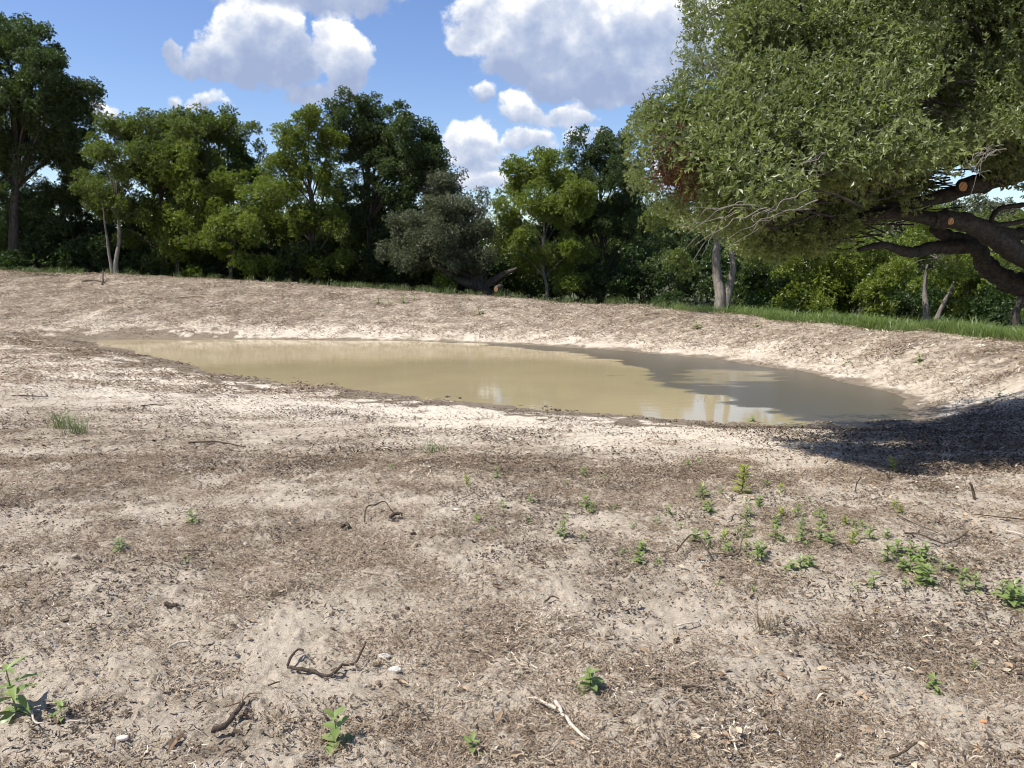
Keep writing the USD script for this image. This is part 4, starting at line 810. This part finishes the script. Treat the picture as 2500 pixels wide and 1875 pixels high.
# lumps of trodden mud along the near edge of the water
M_mud = flat_mat('wet_mud_lumps', (0.10, 0.078, 0.054), (0.20, 0.16, 0.112), 22, 0.7)
MUDL = [clods(1800 + k, 9, 0.16, 0.018, 0.050) for k in range(6)]
g_ = R(50); ii = g_.integers(12, 24, 420); tt_ = g_.random(420)[:, None]; a_ = shore[ii][:, :2]; b_ = shore[(ii + 1) % len(shore)][:, :2]; p = a_ + (b_ - a_) * tt_
p = p + unit(p - cen[:2]) * (g_.normal(size=(420, 1)) * 0.35 + 0.25); k = meshkit.fbm(np.c_[p * 0.9, np.zeros(420)], 3, 51); p = p[k > 0.46]; p = np.c_[p, np.maximum(H(p[:, 0], p[:, 1]), WATER_Z - 0.01)]
cover('mud_lumps', 'lumps of trodden wet mud along the near edge of the pond', MUDL, M_mud, p, R(52).uniform(0.5, 1.1, len(p)), 53, -0.004)

# ------------------------------------------------------------------ weeds, one by one
G_weed = leaf_mat('weed_leaves', (0.140, 0.190, 0.058), (0.205, 0.262, 0.085), (0.28, 0.33, 0.13), translucent=0.25)
G_weedy = leaf_mat('yellow_weed_leaves', (0.19, 0.23, 0.035), (0.26, 0.29, 0.045), (0.32, 0.34, 0.06), translucent=0.3)
M_stem = flat_mat('green_stem', (0.10, 0.13, 0.05), (0.14, 0.16, 0.07), 80)
M_stemb = flat_mat('brown_stem', (0.10, 0.07, 0.045), (0.16, 0.115, 0.075), 80)
def place_leaf(v, origin, az, el, roll=0.0):
    v = v @ rotm([1, 0, 0], roll).T @ rotm([0, 1, 0], -el).T @ rotm([0, 0, 1], az).T
    return v + origin
def weed_class(name, seed, h, levels, per, l, w, droop, el0, m=G_weed, stem=M_stem, lean=0.1):
    g = R(seed); root = stage.CreateClassPrim('/World/' + name)
    top = np.array([g.normal() * lean * h, g.normal() * lean * h, h]); c = curve([[0, 0, -0.02], top * 0.5 + [g.normal() * 0.02 * h, g.normal() * 0.02 * h, 0], top], 4)
    obj('stem', tube(c, np.linspace(0.022 * h + 0.0008, 0.009 * h + 0.0006, len(c)), 5), stem, root)
    for i in range(levels):
        u = 0.22 + 0.78 * (i / max(levels - 1, 1)); o = c[int(u * (len(c) - 1))]; az0 = g.random() * 6.28
        for j in range(per):
            s = (1.1 - 0.55 * u) * g.uniform(0.8, 1.2)
            v, f = leaf(l * s, w * s, 0.3, droop * g.uniform(0.5, 1.4) * (1.2 - 0.8 * u), True)
            obj('leaf', (place_leaf(v, o, az0 + j * 2 * PI / per + g.normal() * 0.3, el0 * (0.4 + 0.9 * u) + g.normal() * 0.2), f), m, root, True)
    return root.GetPath()
W = {
    'a': weed_class('weed_kind', 31, 0.085, 4, 4, 0.10, 0.034, 0.5, 0.45),
    'b': weed_class('weed_kind_tall', 32, 0.115, 5, 4, 0.095, 0.026, 0.45, 0.55),
    'c': weed_class('weed_kind_small', 33, 0.048, 3, 3, 0.062, 0.022, 0.35, 0.45),
    'd': weed_class('weed_kind_round', 34, 0.075, 4, 4, 0.08, 0.038, 0.45, 0.35),
    'e': weed_class('weed_kind_yellow', 35, 0.085, 4, 4, 0.078, 0.026, 0.35, 0.6, G_weedy),
    'lance': weed_class('weed_kind_lance', 36, 0.18, 4, 4, 0.16, 0.044, 0.95, 0.25),
    'broad': weed_class('weed_kind_broad', 37, 0.09, 3, 3, 0.085, 0.05, 0.4, 0.3),
    'sapling': weed_class('sapling_kind', 38, 0.20, 8, 5, 0.105, 0.030, 0.2, 0.5, G_weedy, M_stemb, 0.05),
}
def weed(kind, px, py, s, label, name='weed', cat='weed', group=None, seed=0, tilt=(0, 0)):
    p = ground(px, py)[0]; g = R(int(px * 7 + py)); 
    return thing(name, label, cat, group, loc=p - [0, 0, 0.004], rz=g.random() * 360 or 1, scale=s, ref=W[kind], tilt=tilt)
weed('lance', 42, 1740, 0.95, 'largest weed at the bottom left corner, long drooping lance-shaped leaves')
weed('c', 150, 1748, 1.0, 'tiny weed just right of the large weed at the bottom left')
weed('broad', 822, 1812, 1.05, 'broad-leaved seedling with a bent dark stem at the bottom, left of centre')
weed('c', 1153, 1845, 1.1, 'small upright seedling at the bottom edge near the centre')
weed('d', 1440, 1685, 1.0, 'leafy green weed above the pale forked stick')
weed('a', 2278, 1685, 0.55, 'small dark green weed low at the right')
weed('broad', 2380, 1640, 0.4, 'flat tiny weed low at the right edge')
weed('sapling', 1810, 1205, 1.05, 'yellow-green sapling with upright leaves, tallest plant of the weed patch', 'sapling', 'sapling')
weed('e', 2178, 1150, 1.1, 'yellowish weed at the edge of the oak shade')
weed('d', 1835, 1033, 1.4, 'weed standing at the near edge of the pond water')
weed('a', 470, 1280, 0.9, 'lone green weed left of centre in the foreground')
weed('d', 293, 1342, 0.7, 'small yellow-green weed left, beside a dry bare stalk')
weed('d', 1170, 768, 3.2, 'dark green bush-like weed on the far bank, centre')
weed('d', 2243, 884, 2.2, 'bright green weed on the right bank')
weed('c', 2068, 888, 2.2, 'small weed on the right bank, left of the bright one')
weed('d', 2440, 972, 1.5, 'weed on the right bank at the upper edge of the oak shade')
weed('a', 1700, 806, 2.6, 'small dark weed on the far bank, right of centre')
weed('broad', 1845, 745 + 53, 2.0, 'pale weed high on the far bank above the pond')
for i, (px, py, s) in enumerate(((925, 742, 2.4), (950, 747, 2.0), (983, 741, 3.0), (1012, 734, 2.2))):
    weed('b', px, py, s, 'dull green weed of the small row near the top of the far bank', group='row of weeds on the far bank')
PATCH = [(1715, 1213, 'a', 1.1), (1720, 1245, 'c', 1.2), (1425, 1165, 'a', .9), (1475, 1172, 'c', 1.1), (1140, 1185, 'e', .9), (1215, 1168, 'b', .8), (955, 1150, 'c', 1.2), (1820, 1232, 'c', .9), (1855, 1238, 'd', 1.0), (1870, 1190, 'c', 1.2), (1905, 1208, 'e', .8), (1730, 1255, 'a', 1.0), (1762, 1210, 'c', 1.2),
         (1825, 1266, 'a', .85), (1905, 1262, 'e', .75), (1945, 1258, 'b', .75), (1975, 1225, 'c', .8), (2000, 1265, 'a', .8), (1895, 1282, 'd', .9), (1632, 1258, 'c', 1.1), (1430, 1240, 'a', 1.0), (1445, 1252, 'b', .7), (1295, 1225, 'a', .6), (1230, 1240, 'c', 1.2), (1165, 1280, 'c', 1.1), (1165, 1270, 'e', .5), (1290, 1280, 'd', .7), (1370, 1310, 'b', .9), (1200, 1300, 'c', .8),
         (1825, 1290, 'c', 1.2), (1955, 1298, 'b', .8), (2005, 1290, 'b', .85), (2065, 1285, 'e', .8), (2085, 1287, 'd', .7), (2105, 1290, 'c', .9), (2122, 1318, 'a', .9), (1695, 1325, 'd', 1.0), (1725, 1330, 'a', .9), (1765, 1325, 'e', .9), (1775, 1352, 'd', .9), (1800, 1310, 'c', 1.3), (1830, 1312, 'a', .7), (1890, 1320, 'b', .9), (1910, 1325, 'c', 1.0), (1958, 1330, 'd', 1.1), (2000, 1320, 'a', 1.0), (2025, 1328, 'd', 1.0), (2080, 1328, 'e', .9), (2165, 1315, 'd', .8),
         (1850, 1372, 'b', 1.0), (1858, 1355, 'a', .9), (1822, 1345, 'c', 1.2), (1930, 1395, 'd', .8), (1955, 1388, 'a', .8), (1975, 1385, 'd', .9), (2190, 1350, 'a', .9), (2168, 1372, 'b', .9), (2185, 1365, 'c', 1.2), (2222, 1360, 'a', .95), (2250, 1375, 'd', 1.0), (2262, 1370, 'b', 1.0), (2205, 1398, 'd', .9), (2220, 1395, 'a', 1.0), (2255, 1420, 'd', 1.2), (2262, 1430, 'b', .9), (2250, 1405, 'a', 1.0), (2300, 1400, 'c', 1.4), (2322, 1400, 'd', .8), (2132, 1432, 'broad', .9), (2210, 1440, 'c', 1.1), (2085, 1440, 'c', .8), (2355, 1418, 'a', .8), (2380, 1440, 'b', .8), (2350, 1450, 'c', 1.2), (2470, 1480, 'd', 1.3), (2490, 1485, 'd', 1.2), (2450, 1470, 'b', 1.0), (2475, 1460, 'a', 1.0),
         (1755, 1430, 'c', .7), (1838, 1448, 'c', .7), (2090, 1300, 'c', .8), (1545, 1290, 'c', .8), (1500, 1245, 'c', .9), (1560, 1380, 'a', .9), (1565, 1350, 'd', .9), (1605, 1385, 'c', 1.0), (1520, 1360, 'c', 1.0), (1680, 1140, 'd', .9), (1710, 1135, 'd', .8), (1600, 1280, 'c', 1.0), (455, 1375, 'c', .9), (2180, 1245, 'e', .8), (2200, 1258, 'e', .7), (1380, 1270, 'c', .8), (1420, 1320, 'c', .9), (1660, 1290, 'c', .8), (1380, 1185, 'c', .9)]
for px, py, kd, s in PATCH:
    right = px > 2130 and py > 1330; low = py > 1420
    if px > 2430: lab, gr = 'bright green weed of the low clump at the right edge', 'low clump of weeds at the right edge'
    elif right: lab, gr = 'fresh green weed of the dense cluster right of the weed patch', 'dense cluster of weeds at the right'
    elif px > 1590: lab, gr = 'small green weed of the patch on the sand around the sapling', 'weed patch around the sapling'
    else: lab, gr = 'scattered little weed on the sand left of the weed patch', 'scattered weeds left of the patch'
    look = {'a': 'leafy weed with pointed leaves', 'b': 'tall narrow-leaved weed', 'c': 'tiny seedling', 'd': 'bushy round-leaved weed', 'e': 'yellowish weed', 'broad': 'broad-leaved weed'}[kd]
    where = 'in the low clump at the right edge' if px > 2430 else ('in the dense cluster at the right, ' + ('front' if py > 1385 else 'back') + (' left' if px < 2225 else ' right')) if right else ('on the sand left of the patch, ' + ('near the dark band' if py < 1215 else 'below it' if py < 1290 else 'lowest row')) if px <= 1590 else ('in the weed patch, ' + ('beside the sapling' if py < 1260 else 'middle row' if py < 1305 else 'front row') + (' left' if px < 1790 else ' centre' if px < 1930 else ' right'))
    lab = look + ' ' + where; gr = lab + 's'
    weed(kd, px, py, s * 0.86, lab, group=gr)

def grass_tuft(px, py, h, n, label, m=G_tuft, seed=1, sp=0.05, group=None, lean=1.2):
    p = ground(px, py)[0]
    o = obj('grass_tuft', tuple([blades(seed, n, h, 0.0018 + h * 0.005, sp, lean)[0] + p, blades(seed, n, h, 0.0018 + h * 0.005, sp, lean)[1]]), m)
    tag(o, label, 'grass tuft', group)
grass_tuft(150, 1047, 0.24, 80, 'wide green grass tuft left of the pond foreground', G_tuft, 71, 0.07)
grass_tuft(192, 1062, 0.22, 80, 'second grass tuft at the left, right beside the wide one', G_tuft, 72, 0.06)
grass_tuft(1058, 1108, 0.15, 50, 'grey-green grass tuft on the dark band below the pond, centre', G_tuft, 73, 0.06)
M_dry = leaf_mat('dry_grass_blades', (0.13, 0.095, 0.06), (0.22, 0.165, 0.10), (0.34, 0.27, 0.18), translucent=0.1)
grass_tuft(335, 1362, 0.10, 7, 'thin bare dry stalks at the left, beside a small weed', M_dry, 74, 0.015)
grass_tuft(880, 1350, 0.08, 8, 'thin dry stalks left of centre', M_dry, 75, 0.015)
grass_tuft(672, 1765, 0.05, 70, 'short brown dead grass tuft right of the thick dark stick', M_dry, 76, 0.03)
grass_tuft(1870, 1535, 0.10, 40, 'dead brown grass tuft on the right foreground', M_dry, 77, 0.03)
grass_tuft(2110, 1555, 0.07, 40, 'low dead grass tuft right of the larger dead tuft', M_dry, 78, 0.03)
grass_tuft(1990, 1790, 0.05, 60, 'flat dead grass clump near the bottom right', M_dry, 79, 0.035)
grass_tuft(1715, 1010, 0.55, 5, 'bare branching stalk standing in the water edge', M_dry, 80, 0.01)

# ------------------------------------------------------------------ sticks
M_stick = flat_mat('dark_stick', (0.030, 0.022, 0.016), (0.085, 0.062, 0.045), 90)
M_pale = flat_mat('bleached_stick', (0.30, 0.25, 0.19), (0.52, 0.46, 0.38), 45)
M_grey = flat_mat('grey_stick', (0.22, 0.18, 0.13), (0.38, 0.32, 0.25), 50)
M_brown = flat_mat('brown_stick', (0.12, 0.085, 0.055), (0.24, 0.175, 0.12), 70)
def stick(pts, r0, r1, m, label, twigs=(), name='stick', cat='stick', lift=None, seed=0, group=None):
    """pts: (px, py, height above the ground in m)."""
    def line(q, n=3):
        gp = ground([a[0] for a in q], [a[1] for a in q]); gp[:, 2] = H(gp[:, 0], gp[:, 1], False) + np.maximum(0.008, gp[:, 2] - H(gp[:, 0], gp[:, 1], False)) + [a[2] for a in q]; return curve(gp, n)
    c = line(pts); g = R(seed + len(pts)); c[1:-1] += g.normal(size=c[1:-1].shape) * r0 * 0.25; r = 0.85 * np.linspace(r0, r1, len(c)) * (1 + 0.12 * g.normal(size=len(c)))
    base = c[0].copy()
    if not twigs:
        o = obj(name, tube(c, np.abs(r), 7, 0.12, seed), m, smooth=True); tag(o, label, cat, group); return
    t = thing(name, label, cat, group, loc=base)
    obj('stem', tube(c - base, np.abs(r), 7, 0.12, seed), m, t, True)
    for q, a, b, mm in twigs:
        cc = line(q); obj('twig', tube(cc - base, np.linspace(a, b, len(cc)), 6, 0.1, seed), mm or m, t, True)
stick([(703, 1645, 0.012), (725, 1642, 0.014), (760, 1650, 0.01), (790, 1656, 0.006), (815, 1653, 0.012), (835, 1645, 0.016), (865, 1643, 0.014), (880, 1625, 0.035), (893, 1600, 0.055)], 0.0085, 0.0055, M_stick, 'curved dark stick like a wide U, left of centre in the foreground', [([(703, 1640, 0.014), (712, 1625, 0.025), (728, 1608, 0.035), (742, 1608, 0.03)], 0.006, 0.004, None), ([(722, 1622, 0.02), (740, 1612, 0.02), (753, 1603, 0.03)], 0.003, 0.002, M_pale)], seed=3)
stick([(520, 1802, 0.012), (545, 1796, 0.014), (565, 1785, 0.016), (578, 1765, 0.018), (590, 1742, 0.02), (596, 1733, 0.022)], 0.013, 0.010, M_stick, 'thick short dark stick, lower left foreground', [([(590, 1742, 0.02), (592, 1732, 0.03), (596, 1722, 0.04)], 0.003, 0.002, M_brown)], seed=4)
stick([(545, 1737, 0.01), (590, 1722, 0.012), (610, 1710, 0.015), (640, 1702, 0.01)], 0.004, 0.0035, M_brown, 'thin brown twig lying above the thick dark stick', seed=5)
stick([(655, 1690, 0.01), (670, 1684, 0.012), (685, 1680, 0.01)], 0.004, 0.003, M_stick, 'short dark twig between the two dark sticks', seed=6)
stick([(1355, 1735, 0.012), (1365, 1748, 0.014), (1375, 1770, 0.014), (1392, 1785, 0.012), (1415, 1802, 0.012), (1440, 1815, 0.006)], 0.0095, 0.006, M_pale, 'pale bleached forked stick, bottom centre-right', [([(1358, 1748, 0.012), (1330, 1740, 0.012), (1308, 1733, 0.012), (1290, 1731, 0.01)], 0.0075, 0.004, None)], seed=7)
stick([(78, 1762, 0.008), (88, 1780, 0.01), (110, 1790, 0.01)], 0.0042, 0.0038, M_pale, 'small bent pale stick at the lower left', seed=8)
stick([(162, 1776, 0.006), (202, 1777, 0.006)], 0.0032, 0.003, M_pale, 'straight thin pale straw near the bottom left', seed=9)
stick([(1650, 1358, 0.004), (1670, 1345, 0.05), (1687, 1338, 0.07), (1705, 1345, 0.06), (1722, 1362, 0.03), (1735, 1370, 0.015), (1760, 1372, 0.015), (1790, 1376, 0.012), (1805, 1372, 0.02), (1810, 1358, 0.06)], 0.006, 0.004, M_stick, 'long dark wavy stick arching over the weed patch', seed=10)
stick([(2208, 1310, 0.012), (2240, 1320, 0.03), (2275, 1332, 0.035), (2300, 1340, 0.02), (2330, 1336, 0.03), (2362, 1325, 0.06)], 0.007, 0.004, M_stick, 'long dark curved stick right of the dense weeds', seed=11)
stick([(2027, 1347, 0.006), (2045, 1340, 0.02), (2062, 1343, 0.02), (2078, 1349, 0.006)], 0.006, 0.004, M_stick, 'short dark twig under the right side of the weed patch', seed=12)
stick([(1785, 1282, 0.004), (1790, 1282, 0.05), (1810, 1286, 0.05), (1830, 1293, 0.01)], 0.005, 0.003, M_stick, 'small arched dark twig below the sapling', seed=13)
stick([(890, 1278, 0.01), (895, 1262, 0.05), (915, 1252, 0.04), (940, 1248, 0.05), (955, 1256, 0.02)], 0.0065, 0.004, M_stick, 'bent dark twig lying left of centre', seed=14)
stick([(952, 1274, 0.015), (968, 1268, 0.02), (982, 1268, 0.018)], 0.016, 0.013, M_stick, 'short chunky dark wood piece left of centre', seed=15, name='wood_chunk', cat='wood chunk')
stick([(836, 1296, 0.015), (845, 1291, 0.02), (853, 1296, 0.015)], 0.016, 0.012, M_stick, 'small black wood lump left of centre', seed=16, name='wood_chunk', cat='wood chunk')
stick([(402, 1487, 0.012), (418, 1484, 0.014), (432, 1482, 0.012)], 0.015, 0.011, M_stick, 'dark wood chunk in the left foreground', seed=17, name='wood_chunk', cat='wood chunk')
stick([(415, 1355, 0.004), (460, 1350, 0.012), (490, 1352, 0.012), (520, 1352, 0.004)], 0.005, 0.003, M_stick, 'straight dark twig in the left middle ground', seed=18)
stick([(15, 1438, 0.008), (35, 1437, 0.010), (58, 1437, 0.008)], 0.008, 0.006, M_stick, 'dark twig by the left edge', seed=19)
stick([(415, 1590, 0.012), (435, 1586, 0.014), (462, 1578, 0.014)], 0.009, 0.006, M_pale, 'pale grey weathered stick in the left foreground', seed=20)
stick([(1330, 1475, 0.008), (1348, 1471, 0.010), (1366, 1474, 0.006)], 0.006, 0.004, M_stick, 'small curved dark twig in the middle of the foreground', seed=21)
stick([(1665, 1690, 0.008), (1690, 1684, 0.010), (1730, 1690, 0.008)], 0.008, 0.004, M_stick, 'dark twig on the sand, right of the leafy weed', seed=22)
stick([(1652, 1540, 0.008), (1672, 1535, 0.010), (1705, 1533, 0.008)], 0.006, 0.005, M_pale, 'grey stick on the sand, right of centre', seed=23)
stick([(890, 1403, 0.006), (920, 1408, 0.012), (950, 1414, 0.012)], 0.005, 0.003, M_brown, 'split brown twig in the middle left foreground', seed=24)
stick([(2215, 1110, 0.01), (2250, 1085, 0.10), (2285, 1108, 0.02)], 0.006, 0.004, M_brown, 'brown stick propped up in the oak shade', seed=25)
stick([(2240, 1082, 0.02), (2290, 1118, 0.02), (2310, 1124, 0.02)], 0.010, 0.007, M_brown, 'reddish stick lying in the oak shade', seed=26)
stick([(2330, 1098, 0.06), (2345, 1112, 0.04), (2360, 1128, 0.01)], 0.007, 0.005, M_brown, 'straight slanting stick in the oak shade', seed=27)
stick([(2306, 1115, 0.05), (2300, 1128, 0.02), (2312, 1134, 0.02), (2318, 1120, 0.06), (2312, 1110, 0.08)], 0.007, 0.004, M_grey, 'pale looping twig at the edge of the oak shade', seed=28)
stick([(2225, 1180, 0.01), (2260, 1176, 0.03), (2290, 1172, 0.02)], 0.008, 0.004, M_brown, 'brown branch end lying below the oak shade', seed=29)
stick([(2378, 1220, -0.01), (2374, 1219, 0.05), (2364, 1218, 0.12)], 0.013, 0.010, M_stick, 'dark broken stub standing in the dappled shade at the right', seed=30)
stick([(2088, 1200, -0.01), (2090, 1199, 0.05), (2100, 1199, 0.10)], 0.006, 0.004, M_stick, 'short dark stub sticking up left of the oak shade', seed=31)
stick([(2190, 1262, 0.01), (2230, 1282, 0.012), (2290, 1305, 0.01)], 0.005, 0.003, M_stick, 'long thin dark twig above the dense weeds at the right', seed=32)
stick([(2380, 1258, 0.01), (2440, 1268, 0.012), (2510, 1274, 0.01)], 0.006, 0.004, M_stick, 'long dark twig at the right edge below the shade', seed=33)
stick([(2455, 1300, 0.012), (2485, 1308, 0.014), (2515, 1318, 0.01)], 0.008, 0.006, M_pale, 'grey stick at the right edge, below the dappled shade', seed=34)
stick([(2480, 1665, 0.01), (2500, 1668, 0.012), (2520, 1670, 0.01)], 0.010, 0.008, M_stick, 'dark stick cut off by the right edge, lower down', seed=35)
stick([(2170, 1866, 0.01), (2200, 1868, 0.02), (2235, 1850, 0.03)], 0.006, 0.004, M_stick, 'dark twig at the bottom edge, right side', seed=36)
stick([(250, 698, 0.0), (252, 690, 0.15), (253, 680, 0.35)], 0.05, 0.03, M_stick, 'dark broken stake standing on the far bank at the left', seed=37, name='stake', cat='stake')
stick([(200, 690, 0.02), (225, 687, 0.05), (255, 690, 0.02)], 0.04, 0.02, M_stick, 'dark stick lying by the stake on the far bank', seed=38)
stick([(430, 733, 0.03), (470, 730, 0.05), (500, 730, 0.03)], 0.03, 0.02, M_brown, 'brown branch lying on the far bank, left', seed=39)
stick([(490, 750, 0.03), (520, 750, 0.05), (545, 749, 0.03)], 0.025, 0.015, M_pale, 'pale branch lying on the far bank, left, lower one', seed=40)
stick([(1575, 772, 0.03), (1600, 769, 0.05), (1613, 768, 0.03)], 0.03, 0.02, M_brown, 'brown stick high on the far bank, right of centre', seed=41)
stick([(30, 968, 0.01), (70, 970, 0.02), (118, 974, 0.01)], 0.012, 0.008, M_stick, 'dark stick on the pale sand at the left edge', seed=42)
stick([(345, 997, 0.01), (370, 994, 0.02), (400, 996, 0.01)], 0.014, 0.008, M_stick, 'dark stick on the pale sand below the left arm of the pond', seed=43)
stick([(460, 1090, 0.01), (520, 1092, 0.03), (560, 1096, 0.03), (600, 1098, 0.01)], 0.012, 0.008, M_stick, 'long dark root on the dark band left of centre', seed=44)
stick([(1700, 1300, 0.0), (1706, 1296, 0.0), (1712, 1300, 0.0)], 0.004, 0.003, M_brown, 'tiny brown twig left of the weed patch', seed=45)

# ------------------------------------------------------------------ small pale things
def stone(px, py, r, m, label, seed, flat=0.6, name='stone', cat='stone'):
    r *= 0.8
    g = R(seed); s = trimesh.creation.icosphere(3, 1.0); v = s.vertices * (1 + 0.55 * (meshkit.fbm(s.vertices * 1.6 + seed, 4, seed)[:, None] - 0.5))
    p = ground(px, py)[0]; v = v * r * np.array([1.2, 0.8, flat]) + p + [0, 0, r * flat * 0.55]
    tag(obj(name, (v, s.faces), m, smooth=True), label, cat)
M_white = flat_mat('chalky_lump', (0.34, 0.30, 0.25), (0.66, 0.62, 0.55), 120)
M_oran = flat_mat('orange_clay', (0.42, 0.16, 0.07), (0.55, 0.25, 0.11), 60)
stone(938, 1611, 0.026, M_white, 'white chalky lump right of the curved dark stick', 1, 0.5)
stone(965, 1640, 0.026, M_white, 'grey-white crumbling lump below the white one', 2, 0.6)
stone(2402, 1768, 0.014, M_oran, 'round orange piece on the sand at the lower right', 3, 0.5)
stone(1115, 1250, 0.022, M_white, 'pale rounded stone upper centre of the foreground', 4)
stone(300, 1810, 0.022, M_white, 'flat pale stone near the bottom left', 5, 0.4)
stone(170, 1872, 0.022, M_white, 'pale flat piece at the bottom edge, left', 6, 0.4)
stone(2150, 1770, 0.012, M_stick, 'small dark round pebble at the lower right', 7, 0.9)
stone(1010, 1310, 0.016, M_stick, 'small dark pebble with a pale side left of centre', 8, 0.9)
